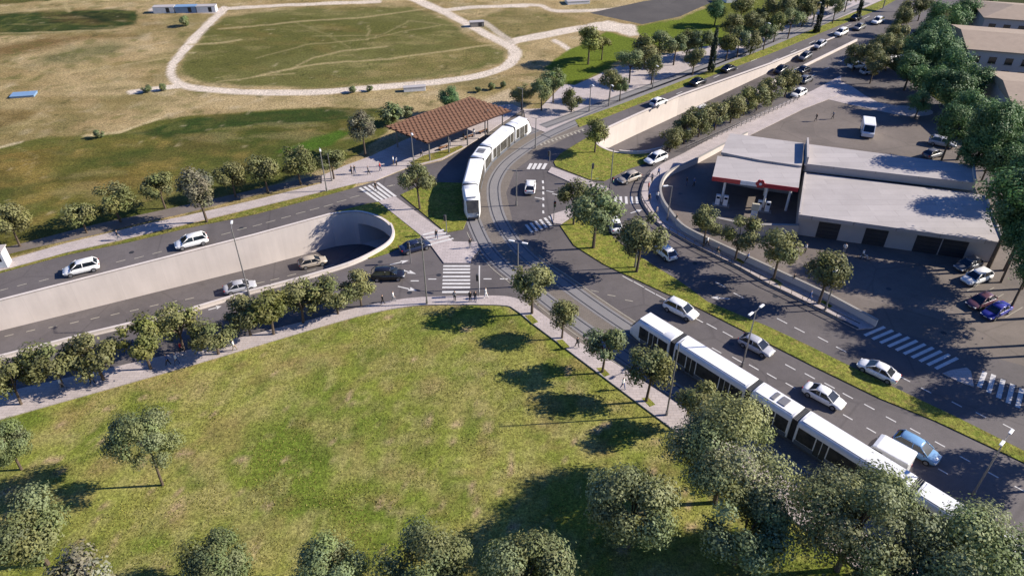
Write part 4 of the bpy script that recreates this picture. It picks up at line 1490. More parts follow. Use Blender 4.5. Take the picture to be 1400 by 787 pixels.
def hull_rings(L, nose):
    """cross sections of a tram module along x; NOSE = +1 / -1 / 0 tapers that end"""
    sec = [(-1.22, .35), (-1.3, .6), (-1.31, 1.1), (-1.31, 2.75), (-1.24, 3.15), (-1.0, 3.36), (0, 3.42), (1.0, 3.36), (1.24, 3.15), (1.31, 2.75), (1.31, 1.1), (1.3, .6), (1.22, .35)]
    rings = []
    xs = [-L / 2, -L / 2 + .06, L / 2 - .06, L / 2]
    if nose:
        xs = [-L / 2, -L / 2 + .06, L / 2 - 2.4, L / 2 - 1.5, L / 2 - .8, L / 2 - .3, L / 2]
    for x in xs:
        t = max(0, (x - (L / 2 - 2.4)) / 2.4) if nose else 0
        edge = .985 if (abs(x + L / 2) < .01 or (not nose and abs(x - L / 2) < .01)) else 1
        r = []
        for yy, z in sec:
            k = (1 - .30 * t ** 2.2) * edge
            zz = z
            xo = x
            if t > 0 and z > 1.3:
                xo = x - (z - 1.3) / 2.1 * 1.25 * t
                zz = z - .25 * t * max(0, (z - 2.6)) / .8
            r.append((xo, yy * k, zz))
        rings.append(r)
    return rings


def tram(label, path, front, sgn, lens, roofbox):
    S_ = arclen(path)
    s = near_s(path, S_, front)
    p0 = at_s(path, S_, s)
    t = thing('tram', label, 'tram', (p0.x, p0.y, 0.04), 0)
    gap = 0.7
    for k, L in enumerate(lens):
        a = at_s(path, S_, s)
        b = at_s(path, S_, s + sgn * L)
        nose = 1 if k == 0 else (-1 if k == len(lens) - 1 else 0)
        c = (a + b) / 2
        d = (a - b).normalized()
        if nose == -1:
            d = -d
        rz = math.atan2(d.y, d.x)
        loc = (c.x - p0.x, c.y - p0.y, 0)

        def place(o, pr):
            o.parent = pr
            if pr is t:
                o.location = loc
                o.rotation_euler = (0, 0, rz)
            return o
        bm = bmesh.new()
        loft(bm, hull_rings(L, nose))
        body = place(from_bm('carriage', bm, M['white']), t)
        for p in body.data.polygons:
            p.use_smooth = True
        # skirt
        bm = bmesh.new()
        x0, x1 = -L / 2 + .15, L / 2 - (2.0 if nose else .15)
        for sd in (-1, 1):
            box(bm, ((x0 + x1) / 2, sd * 1.315, .64), (x1 - x0, .03, .56))
        place(from_bm('skirt', bm, M['tramgrey']), body)
        # windows and doors, one pane band per side
        x1w = L / 2 - (1.7 if nose else .25)
        x0w = -L / 2 + .25
        nd = 2 if L > 8 else (1 if L > 4.6 else 0)
        doors = [x0w + (x1w - x0w) * (i + .5) / nd for i in range(nd)]
        for sd in (-1, 1):
            cuts = [x0w] + [v for dx in doors for v in (dx - .75, dx + .75)] + [x1w]
            for i in range(0, len(cuts), 2):
                xa, xb = cuts[i], cuts[i + 1]
                if xb - xa < .25:
                    continue
                bm = bmesh.new()
                box(bm, ((xa + xb) / 2, sd * 1.315, 1.85), (xb - xa, .03, 1.75))
                place(from_bm('window', bm, M['tglass']), body)
            for dx in doors:
                bm = bmesh.new()
                for q in (-.33, .33):
                    box(bm, (dx + q, sd * 1.322, 1.62), (.58, .03, 2.2))
                place(from_bm('door', bm, M['tglass']), body)
        if nose:
            bm = bmesh.new()
            rg = hull_rings(L, 1)
            A_, B_ = rg[-1], rg[-4]
            pts = [(L / 2 + .02, -.86, 1.35), (L / 2 + .02, .86, 1.35), (L / 2 - 1.02, .98, 2.98), (L / 2 - 1.02, -.98, 2.98)]
            lo = [bm.verts.new(p) for p in pts]
            hi = [bm.verts.new((p[0] + .05, p[1], p[2] + .03)) for p in pts]
            for i in range(4):
                bm.faces.new((lo[i], lo[(i + 1) % 4], hi[(i + 1) % 4], hi[i]))
            bm.faces.new(hi)
            place(from_bm('windscreen', bm, M['tglass']), body)
            for sd in (-1, 1):
                bm = bmesh.new()
                box(bm, (L / 2 - .02, sd * .68, .95), (.12, .3, .16), 0, .03)
                place(from_bm('headlight', bm, M['lamp']), body)
            bm = bmesh.new()
            box(bm, (L / 2 - .12, 0, .45), (.5, 1.7, .35), 0, .1)
            place(from_bm('bumper', bm, M['dark']), body)
        if roofbox[k % len(roofbox)]:
            bm = bmesh.new()
            for q, ln in ((-.55, .9), (.3, .5)):
                box(bm, (q * L * .25, 0, 3.47), (ln, 1.3, .14), 0, .03)
            place(from_bm('roof_unit', bm, M['steel']), body)
        bm = bmesh.new()
        box(bm, (0, 0, 3.425), (L - (2.6 if nose else .5), 1.9, .05), 0, .015)
        place(from_bm('roof_panel', bm, M['white']), body)
        bm = bmesh.new()
        for q in (-.8, .8):
            for sd in (-.72, .72):
                tube(bm, (q, sd - .06, .3), (q, sd + .06, .3), .3, None, 12)
        box(bm, (0, 0, .42), (2.2, 1.6, .16))
        if L < 7:
            place(from_bm('bogie', bm, M['dark']), t)
        else:
            bm.free()
        s += sgn * L
        if k < len(lens) - 1:
            a = at_s(path, S_, s)
            b = at_s(path, S_, s + sgn * gap)
            c2 = (a + b) / 2
            d2 = (a - b).normalized()
            bm = bmesh.new()
            for i in range(4):
                box(bm, ((i - 1.5) * .18, 0, 1.85), (.12, 2.4, 2.8), 0, .03)
            box(bm, (0, 0, 1.85), (gap + .3, 2.28, 2.66))
            o = from_bm('gangway', bm, M['dark'])
            o.parent = t
            o.location = (c2.x - p0.x, c2.y - p0.y, 0)
            o.rotation_euler = (0, 0, math.atan2(d2.y, d2.x))
            s += sgn * gap
    return t


tram('white articulated tram curving past the timber canopy, its front facing the crossing', TRK_L, G(645, 302), -1, [5.2, 8.4, 3.9, 8.6, 5.4], [0, 0, 1, 0, 0])
tram('long white articulated tram running beside the dual carriageway behind big trees', TRK_R, G(868, 454), 1, [6.2, 9.6, 4.9, 11.2, 9.6, 6.2], [0, 0, 1, 0, 0, 0])


# ------------------------------------------------------------------ tram stop canopy
def canopy():
    q = [Vector(p) for p in W([(528, 173), (642, 135), (699, 151), (584, 195)], 4.2)]
    o0 = q[3]
    t = thing('station_canopy', 'large rust brown slatted timber canopy over the tram stop platform', 'canopy', (o0.x, o0.y, 0))
    u, v = q[2] - q[3], q[0] - q[3]

    def P_(a, b, z):
        p = u * a + v * b
        return (p.x, p.y, z)
    bm = bmesh.new()
    n, m = 24, 15
    for i in range(n):
        for j in range(m):
            sh = .5 * (j % 2)
            a0, a1 = (i + sh * .9) / n, (i + sh * .9 + .66) / n
            a1 = min(a1, 1.0)
            b0, b1 = (j + .06) / m, (j + .94) / m
            A = [bm.verts.new(P_(p, q_, zz)) for p, q_, zz in ((a0, b0, 4.245), (a1, b0, 4.24), (a1, b1, 4.24), (a0, b1, 4.245))]
            B = [bm.verts.new((v.co.x, v.co.y, v.co.z - .05)) for v in A]
            for k in range(4):
                bm.faces.new((A[k], A[(k + 1) % 4], B[(k + 1) % 4], B[k]))
            bm.faces.new(A)
            bm.faces.new(B[::-1])
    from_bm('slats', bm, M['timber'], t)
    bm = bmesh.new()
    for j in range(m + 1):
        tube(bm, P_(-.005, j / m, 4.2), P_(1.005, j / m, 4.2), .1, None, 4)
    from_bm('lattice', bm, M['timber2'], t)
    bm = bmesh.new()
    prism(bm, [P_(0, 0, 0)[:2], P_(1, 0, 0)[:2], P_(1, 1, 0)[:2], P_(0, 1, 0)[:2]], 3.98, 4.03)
    from_bm('gap_shade_panel', bm, M['timber2'], t)  # added under the open slats so gaps look shaded and the shadow solid
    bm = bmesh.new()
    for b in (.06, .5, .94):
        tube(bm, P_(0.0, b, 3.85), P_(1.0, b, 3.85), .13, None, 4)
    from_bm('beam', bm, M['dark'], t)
    for a in (.06, .28, .5, .72, .94):
        for b in (.1, .9):
            bm = bmesh.new()
            p = P_(a, b, 0.14)
            tube(bm, p, (p[0], p[1], 4.05), .13, .11, 10)
            from_bm('column', bm, M['steel'], t)
    for i, (a, b) in enumerate(((.3, .28), (.62, .3), (.8, .3))):
        bt = thing('bench', ['slatted bench under the canopy, at the plaza end', 'slatted bench under the middle of the canopy', 'slatted bench under the far end of the canopy'][i], 'bench', (o0.x + (u * a + v * b).x, o0.y + (u * a + v * b).y, 0.14), math.atan2(u.y, u.x), 'platform benches')
        bm = bmesh.new()
        for k in range(4):
            box(bm, (0, -.18 + k * .12, .45), (2.0, .1, .04))
        from_bm('seat', bm, M['timber'], bt)
        for s in (-.8, .8):
            bm = bmesh.new()
            box(bm, (s, 0, .215), (.08, .4, .43))
            from_bm('leg', bm, M['dark'], bt)


canopy()


# ------------------------------------------------------------------ buildings
def frame_pts(A, B, a, b):
    return A + (B - A) * a


def workshop():
    A, B, Cc, D = [Vector(p) for p in W([(1092, 293), (1374, 332), (1347, 252), (1097, 236)], 3.9)]
    t = thing('workshop_building', 'long pale flat roofed workshop with dark shutter doors and a raised rear roof', 'building', (A.x, A.y, 0))
    o = A
    e = (B - A).normalized()
    n = (D - A) - e * (D - A).dot(e)
    n.normalize()
    L = (B - A).length

    def P_(a, b):
        p = e * a + n * b
        return (p.x, p.y)
    back = (D - A).dot(n)
    bm = bmesh.new()
    prism(bm, [P_(.3, .9), P_(L - .3, .9), P_(L - .3, back + 8), P_(1.5, back + 8)], 0, 3.3)
    from_bm('wall', bm, M['facade'], t)
    bm = bmesh.new()
    prism(bm, [P_(0, 0), P_(L, 0), P_(L + .3, back + .2), P_(1.2, back + .2)], 3.3, 3.9)
    rf = from_bm('roof', bm, M['roof'], t)
    bm = bmesh.new()
    prism(bm, [P_(L - .25, .3), P_(L, .3), P_(L + .3, back), P_(L + .05, back)], 3.9, 4.12)
    from_bm('roof_edge', bm, M['roof'], rf)
    bm = bmesh.new()
    prism(bm, [P_(.0, .25), P_(.22, .25), P_(1.4, back), P_(1.15, back)], 3.9, 4.08)
    from_bm('roof_edge', bm, M['roof'], rf)
    q = [Vector(p) - o for p in W([(1101, 224), (1331, 250), (1328, 226), (1101, 197)], 5.2)]
    bm = bmesh.new()
    prism(bm, [(p.x, p.y) for p in q], 3.9, 4.9)
    from_bm('upper_wall', bm, M['facade'], t)
    bm = bmesh.new()
    c = sum(q, Vector((0, 0))) / 4
    prism(bm, [((p - c) * 1.01 + c)[:] for p in q], 4.9, 5.25)
    ur = from_bm('upper_roof', bm, M['roof'], t)
    bm = bmesh.new()
    r = [q[1].lerp(q[2], k) for k in (0, 1)]
    d = (q[1] - q[0]).normalized() * .3
    b2 = bmesh.new()
    prism(b2, [(p.x, p.y) for p in (q[0], q[0] + d, q[3] + d, q[3])], 4.0, 6.4)
    from_bm('parapet', b2, M['roof'], t)
    prism(bm, [(p.x, p.y) for p in (r[0], r[1], r[1] + d, r[0] + d)], 4.0, 5.7)
    from_bm('roof_edge', bm, M['roof'], ur)
    for a0, a1 in ((.115, .232), (.353, .472), (.605, .86)):
        bm = bmesh.new()
        p0, p1 = a0 * L, a1 * L
        k = 1 if a1 - a0 < .2 else 2
        for i in range(k):
            xa, xb = p0 + (p1 - p0) * i / k + .08, p0 + (p1 - p0) * (i + 1) / k - .08
            for j in range(9):
                prism(bm, [P_(xa, .86 - .03 * (j % 2)), P_(xb, .86 - .03 * (j % 2)), P_(xb, .93), P_(xa, .93)], .05 + j * .3, .33 + j * .3)
        from_bm('shutter_door', bm, M['shutter'], t)


workshop()


def station():
    q = [Vector(p) for p in W([(974, 241.5), (1092, 257), (1096, 226), (981, 213)], 5.0)]
    o = q[0]
    t = thing('petrol_station', 'petrol station with a pale flat canopy edged by a red fascia', 'petrol station', (o.x, o.y, 0))
    q = [p - o for p in q]
    bm = bmesh.new()
    prism(bm, [p[:] for p in q], 4.35, 5.0)
    cn = from_bm('canopy', bm, M['roof'], t)
    e = q[1] - q[0]
    nn = Vector((e.y, -e.x)).normalized()

    def fas(a, b, mt, nm='fascia'):
        bm = bmesh.new()
        p, r = e * a, e * b
        prism(bm, [(p + nn * .06)[:], (r + nn * .06)[:], (r + nn * .004)[:], (p + nn * .004)[:]], 4.32, 5.03)
        from_bm(nm, bm, mt, cn)
    fas(0, .335, M['red'])
    fas(.335, .605, M['white'])
    fas(.605, 1, M['red'])
    # round red emblem standing on the fascia
    bm = bmesh.new()
    c = e * .565 + nn * .1
    for k in range(6):
        a = k * math.pi / 3
        rr = e.normalized() * .42 * math.cos(a)
        p = Vector((c.x + rr.x, c.y + rr.y, 4.9 + .42 * math.sin(a)))
        d = Vector((nn.x, nn.y, 0)) * .08
        tube(bm, p - d, p + d, .3, None, 10)
    from_bm('emblem', bm, M['red'], cn)
    bm = bmesh.new()
    p = Vector((c.x, c.y, 4.9)) + Vector((nn.x, nn.y, 0)) * .09
    tube(bm, p, p + Vector((nn.x, nn.y, 0)) * .03, .22, None, 12)
    from_bm('emblem_centre', bm, M['white'], cn)
    # rear shop
    r = [Vector(p) - o for p in W([(986, 208.5), (1039, 219), (1096, 227), (1099, 196), (998, 182.5)], 5.3)]
    bm = bmesh.new()
    cc = sum(r, Vector((0, 0))) / 5
    prism(bm, [((p - cc) * .96 + cc)[:] for p in r], 0, 4.9)
    from_bm('shop_wall', bm, M['facade'], t)
    bm = bmesh.new()
    prism(bm, [p[:] for p in r], 4.9, 5.35)
    from_bm('shop_roof', bm, M['roof'], t)
    for a, b in ((.16, .22), (.16, .75), (.66, .22), (.66, .75), (.93, .22)):
        bm = bmesh.new()
        p = q[0] + e * a + (q[3] - q[0]) * b
        tube(bm, (p.x, p.y, 0), (p.x, p.y, 4.38), .2, None, 10)
        from_bm('column', bm, M['white'], t)
    for i, a in enumerate((.16, .66)):
        p = o + e * a + (q[3]) * .05
        pu = thing('fuel_pump', ['white fuel pump on its island near the curved yard wall', 'white fuel pump on its island under the white fascia'][i], 'fuel pump', (p.x, p.y, 0.03), math.atan2(e.y, e.x), 'fuel pumps')
        bm = bmesh.new()
        box(bm, (0, 0, .08), (2.6, 1.0, .16), 0, .05)
        from_bm('plinth', bm, M['kerb'], pu)
        for s in (-.6, .6):
            bm = bmesh.new()
            box(bm, (s, 0, 1.0), (.7, .5, 1.7), 0, .05)
            cb = from_bm('cabinet', bm, M['white'], pu)
            bm = bmesh.new()
            box(bm, (s, -.26, 1.45), (.5, .03, .35))
            from_bm('display', bm, M['glass'], cb)
            bm = bmesh.new()
            tube(bm, (s + .4, -.1, 1.5), (s + .5, -.2, .6), .03, None, 6)
            from_bm('hose', bm, M['dark'], cb)


station()
wt = thing('retaining_wall', 'pale low wall between petrol forecourt and workshop yard', 'wall')
bm = bmesh.new()
wall_along(bm, W([(975, 312), (1005, 319), (1040, 322), (1088, 323)]), .4, 0, 1.9)
from_bm('wall_face', bm, M['facade'], wt)
bm = bmesh.new()
wall_along(bm, W([(975, 312), (1005, 319), (1040, 322), (1088, 323)]), .5, 1.9, 2.0)
from_bm('coping', bm, M['kerb'], wt)
px_, py_ = G(1029, 300)
sg = thing('price_sign', 'short cream panel sign on a post at the forecourt edge', 'sign', (px_, py_, 0), -.25)
bm = bmesh.new()
box(bm, (0, 0, .8), (.9, .3, 1.6), 0, .03)
from_bm('post', bm, M['white'], sg)
bm = bmesh.new()
box(bm, (0, 0, 2.2), (1.1, .35, 1.15), 0, .03)
from_bm('panel', bm, M['yellow'], sg)


def house(label, fl, bl, width, z, hip):
    """FL, BL: front-left and back-left roof corners; the block runs WIDTH metres to the right"""
    A, D = Vector(G(*fl, z)), Vector(G(*bl, z))
    e = Vector((.962, -.272))
    n = Vector((.272, .962))
    dep = (D - A).dot(n)
    t = thing('house', label, 'house', (A.x, A.y, 0))

    def P_(a, b, zz):
        p = e * a + n * b
        return (p.x, p.y, zz)
    bm = bmesh.new()
    prism(bm, [P_(.5, .5, 0)[:2], P_(width - .5, .5, 0)[:2], P_(width - .5, dep - .5, 0)[:2], P_(.5, dep - .5, 0)[:2]], 0, z - .1)
    from_bm('wall', bm, M['house_wall'], t)
    bm = bmesh.new()
    h = 1.5
    c = [P_(0, 0, z), P_(width, 0, z), P_(width, dep, z), P_(0, dep, z)]
    lo = [bm.verts.new((p[0], p[1], z - .2)) for p in c]
    hi = [bm.verts.new(p) for p in c]
    k = dep / 2 if hip else 0
    rd = [bm.verts.new(P_(k, dep / 2, z + h)), bm.verts.new(P_(width - k, dep / 2, z + h))]
    for i in range(4):
        bm.faces.new((lo[i], lo[(i + 1) % 4], hi[(i + 1) % 4], hi[i]))
    bm.faces.new((hi[0], hi[1], rd[1], rd[0]))
    bm.faces.new((hi[2], hi[3], rd[0], rd[1]))
    bm.faces.new((hi[1], hi[2], rd[1]))
    bm.faces.new((hi[3], hi[0], rd[0]))
    bm.faces.new(lo[::-1])
    from_bm('roof', bm, M['tile'], t)
    for i in range(int(width / 3.2)):
        for zz in (1.0, 3.7):
            bm = bmesh.new()
            x = 1.8 + i * 3.2
            a, b = P_(x, .46, 0), P_(x + 1.5, .46, 0)
            a2, b2 = P_(x, .52, 0), P_(x + 1.5, .52, 0)
            prism(bm, [a[:2], b[:2], b2[:2], a2[:2]], zz, zz + 1.4)
            w = from_bm('window', bm, M['glass'], t)
            bm = bmesh.new()
            a, b = P_(x - .1, .36, 0), P_(x + 1.6, .36, 0)
            a2, b2 = P_(x - .1, .52, 0), P_(x + 1.6, .52, 0)
            prism(bm, [a[:2], b[:2], b2[:2], a2[:2]], zz - .1, zz)
            from_bm('sill', bm, M['kerb'], w)


house('hipped tile roofed house highest on the wooded slope', (1345, 24), (1372, 3), 26, 6.5, True)
house('middle house with a long sandy roof and shaded pale wall', (1322, 67), (1322, 35), 24, 6.5, False)
house('lowest house with a sandy roof partly behind the wood', (1385, 147), (1350, 96), 22, 6.5, False)


# ------------------------------------------------------------------ street furniture
yw = thing('yard_wall', 'curved pale low wall between the footway and the petrol station yard', 'wall')
bm = bmesh.new()
wall_along(bm, WALL_R[2:], .3, 0, 1.05)
from_bm('wall_face', bm, M['wall'], yw)
bm = bmesh.new()
wall_along(bm, WALL_R[2:], .36, 1.05, 1.13)
from_bm('coping', bm, M['kerb'], yw)

gr = thing('guard_rail', 'dark pedestrian railing along the kerb of the curved footway', 'railing')
gp = offset(KERB_R[12:-1], 0.18)
bm = bmesh.new()
wall_along(bm, gp, .08, .92, 1.0)
wall_along(bm, gp, .25, .1, .24)  # dark base strip draws the railing's shadow line along the kerb
from_bm('rail', bm, M['dark'], gr)
Sg = arclen(gp)
for i in range(int(Sg[-1] / 1.6)):
    p = at_s(gp, Sg, i * 1.6)
    bm = bmesh.new()
    tube(bm, (p.x, p.y, .13), (p.x, p.y, .98), .035, None, 6)
    from_bm('post', bm, M['dark'], gr)

bp = WALL_R[1:4]
Sb = arclen(W([(938, 207), (1000, 179), (1062, 151), (1098, 134)]))
bpth = W([(938, 207), (1000, 179), (1062, 151), (1098, 134)])
bfn = thing('post_fence', 'low fence of slim posts between the dense tree row and footway', 'fence')
for i in range(int(Sb[-1] / 1.5)):
    p = at_s(bpth, Sb, i * 1.5)
    bm = bmesh.new()
    tube(bm, (p.x, p.y, .13), (p.x, p.y, 1.25), .07, .06, 8)
    from_bm('post', bm, M['steel'], bfn)
bm = bmesh.new()
wall_along(bm, bpth, .05, 1.1, 1.18)
wall_along(bm, bpth, .05, .6, .66)
from_bm('rail', bm, M['steel'], bfn)


def lamp(px, py, h, label, arms=((1, 0),), reach=1.3, group='street lamps', r=.11, z0=.03, head=True, name='street_lamp', cat='street lamp'):
    x, y = G(px, py)
    t = thing(name, label, cat, (x, y, z0), 0, group)
    bm = bmesh.new()
    tube(bm, (0, 0, 0), (0, 0, h), r, r * .6, 8)
    tube(bm, (0, 0, 0), (0, 0, .7), r * 1.5, r * 1.4, 8)
    from_bm('pole', bm, M['steel'], t)
    for ax, ay in arms:
        bm = bmesh.new()
        tube(bm, (0, 0, h - .06), (ax * reach, ay * reach, h + .15), .045, .04, 6)
        a = from_bm('arm', bm, M['steel'], t)
        if head:
            bm = bmesh.new()
            d = Vector((ax, ay)).normalized()
            box(bm, (ax * (reach + .35), ay * (reach + .35), h + .17), (.8, .28, .11), math.atan2(d.y, d.x), .04)
            hd = from_bm('lamp_head', bm, M['white'], a)
            bm = bmesh.new()
            box(bm, (ax * (reach + .4), ay * (reach + .4), h + .09), (.6, .24, .05), math.atan2(d.y, d.x))
            from_bm('lens', bm, M['lamp'], a)
    return t


nd = (.75, .66)
lamp(911, 568, 10.3, 'tall single pole at the footway edge beside the long tram', ((.75, .66),), .8, head=False, name='tram_mast', cat='tram mast', group='tram masts')
lamp(1330, 676, 8.0, 'double headed street lamp at the rear of the long tram', (nd, (-nd[0], -nd[1])), .7)
lamp(1014.5, 501, 8.3, 'double headed street lamp in front of the silver hatchback', (nd, (-nd[0], -nd[1])), .7)
lamp(341, 404, 10.4, 'slim lamp standing on the parapet of the lower ramp', ((-.25, .97),), .9)
lamp(447, 262, 7.8, 'lamp at the upper kerb where the footway meets the plaza', ((.3, -.95),), 1.0)
lamp(454, 248, 5.0, 'thin short mast by the cycle path end', (), name='mast', cat='mast', group='thin masts')
lamp(584, 416, 9.4, 'tall traffic mast on the footway before the waiting black car', ((-.2, .98),), 1.5, head=False, name='signal_mast', cat='signal mast', group='signal masts')
lamp(566, 227, 6.2, 'pale lamp post at the plaza corner of the timber canopy', ((.3, -.95),), .7)
lamp(732, 203, 5.8, 'mast between the two tracks by the ladder marking', ((-.8, .1), (.8, -.1)), 1.2, head=False, name='tram_mast', cat='tram mast', group='tram masts')
lamp(708, 392, 7.0, 'double headed lamp behind the first young tree by the tramway', ((.9, -.3), (-.9, .3)), .6)
lamp(706, 281, 6.2, 'mast inside the tram curve near the white hatchback', ((-1, 0),), 1.6, head=False, name='tram_mast', cat='tram mast', group='tram masts')
lamp(805.5, 153, 5.6, 'lamp on the promenade kerb nearest the ladder marking', ((.3, -.95),), .7)
lamp(832, 146, 4.6, 'short lamp on the promenade kerb past the round tree', ((.3, -.95),), .7)
lamp(892, 121, 5.0, 'lamp on the promenade kerb facing the first far black car', ((.3, -.95),), .7)
lamp(714, 158, 5.5, 'mast at the tail of the curving tram', ((-1, 0),), 1.0, head=False, name='tram_mast', cat='tram mast', group='tram masts')
lamp(667, 182, 4.6, 'platform mast beside the canopy edge and the tram roof', ((.6, -.7),), .8, head=False, name='tram_mast', cat='tram mast', group='tram masts')
lamp(834, 257, 7.0, 'tall mast on the paved crossing island by the median tree', ((-.9, .1),), 1.3, head=False, name='signal_mast', cat='signal mast', group='signal masts')
lamp(868, 366, 6.6, 'lamp post on the median half behind the dense tree', ((.5, .8),), .7)
lamp(912, 302, 6.0, 'lamp on the curved footway beside the yard wall', ((-.9, -.2),), .8)
lamp(1128, 424, 6.5, 'lamp at the end of the yard wall footway', ((-.6, -.6),), .8)
lamp(1040, 66, 6.0, 'lamp on the verge by the far carriageway', ((.4, -.9),), .9)
lamp(1110, 36, 6.0, 'most distant lamp on the far verge', ((.4, -.9),), .9)


def signal(px, py, rz, label, h=3.4):
    x, y = G(px, py)
    t = thing('traffic_light', label, 'traffic light', (x, y, .1), rz, 'traffic lights')
    bm = bmesh.new()
    tube(bm, (0, 0, 0), (0, 0, h), .07, .06, 8)
    from_bm('pole', bm, M['steel'], t)
    bm = bmesh.new()
    box(bm, (.18, 0, h - .45), (.24, .34, .95), 0, .04)
    hd = from_bm('signal_head', bm, M['dark'], t)
    for k, mt in enumerate((M['redlens'], M['yellow'], M['teal'])):
        bm = bmesh.new()
        tube(bm, (.29, 0, h - .15 - k * .3), (.33, 0, h - .15 - k * .3), .1, None, 10)
        from_bm('lens', bm, mt, hd)


signal(655, 405, math.pi, 'traffic light at the footway corner by the zebra crossing')
signal(562, 360, math.pi, 'traffic light between the navy sedan and the crossing island')
signal(751, 232, math.pi, 'traffic light at the tip of the narrow crossing island')
signal(808, 250, .6, 'traffic light on the grass island above the median trees')
signal(757, 302, -1.2, 'traffic light on the small triangular island by the median tip')
signal(611, 322, math.pi, 'traffic light on the grass wedge beside the walk')
signal(835, 268, -1.0, 'traffic light at the small zebra by the curved footway')


# tram stop sign etc. at the edge of the picture
kx, ky = G(-2, 364)
kb = thing('kiosk', 'white roadside kiosk cut off at the frame edge by the upper road', 'kiosk', (kx, ky, .14), .18)
bm = bmesh.new()
box(bm, (0, 0, 1.3), (3.2, 1.6, 2.6), 0, .08)
from_bm('body', bm, M['white'], kb)
bm = bmesh.new()
box(bm, (0, 0, 2.68), (3.5, 1.9, .14), 0, .03)
from_bm('roof', bm, M['roof'], kb)
bm = bmesh.new()
box(bm, (.3, -.81, 1.5), (1.8, .04, .9))
from_bm('window', bm, M['glass'], kb)

# sign gantry far up the road
gx, gy = G(1224, 14)
gt = thing('road_sign', 'large green overhead road sign at the far end of the carriageway', 'road sign', (gx, gy, 0), R(-25))
for s in (-3.2, 3.2):
    bm = bmesh.new()
    tube(bm, (s, 0, 0), (s, 0, 5.5), .14, None, 8)
    from_bm('post', bm, M['steel'], gt)
bm = bmesh.new()
box(bm, (0, -.15, 4.3), (6.0, .12, 2.4), 0, .03)
from_bm('panel', bm, M['teal'], gt)

# sheds, tank covers and boxes in the far fields
for i, (x, y, l, w, h, c, lab) in enumerate(((226, 17, 5.5, 2.2, 1.6, 'white', 'pale site cabin at the outer end of the cabin row'), (256, 16.5, 5.5, 2.2, 1.6, 'blue', 'blue site cabin in the middle of the cabin row'), (284, 16, 5.0, 2.2, 1.6, 'white', 'pale site cabin touching the dirt track'),
                                             (33, 131, 4.6, 2.4, .35, 'blue', 'lone blue covered tank on bare dry ground'), (567, 124, 4.6, 1.2, .9, 'white', 'pale container lying beside the dirt track behind the canopy'), (652, 36, 3.6, 1.6, 1.2, 'steel', 'grey container beside the dirt track fork'),
                                             (789, 4, 6.5, 3.5, .8, 'white', 'white sheeted slab beyond the far track'), (1001, 2, 5, 3, 2.4, 'white', 'white shed half behind the grove'))):
    X, Y = G(x, y)
    t = thing('site_cabin' if h > 1 else 'container', lab, 'shed', (X, Y, 0), .1 if i < 3 else .2)
    bm = bmesh.new()
    box(bm, (0, 0, h / 2), (l, w, h), 0, .04)
    from_bm('body', bm, M['white'] if c == 'white' else M[c], t)
    bm = bmesh.new()
    box(bm, (0, 0, h + .05), (l + .15, w + .15, .1), 0, .02)
    from_bm('roof', bm, M['blue'] if c == 'blue' else M['facade'], t)
    if h > 1:
        bm = bmesh.new()
        box(bm, (l * .2, -w / 2 - .01, h * .5), (.9, .04, h * .8))
        from_bm('door', bm, M['dark'], t)
for x, y, r, l in ((252, 29, 8, 'dark lone bush below the site cabins'), (200, 121, 7, 'first dark bush beside the pale dirt spur'), (222, 119, 6, 'second dark bush beside the pale dirt spur'), (135, 183, 7, 'dark bush where the pale field edge bends'),
                   (482, 122, 6, 'small bush on the dirt track edge below the loop'), (505, 121, 5, 'smaller bush on the dirt track edge toward the canopy'), (672, 118, 6, 'bush on bare ground behind the canopy corner'), (654, 122, 5, 'low bush between dirt track and canopy'), (688, 116, 5, 'low bush near the pale dirt by the tram')):
    tree(x, y, r, 'bush', l, cat='shrub')


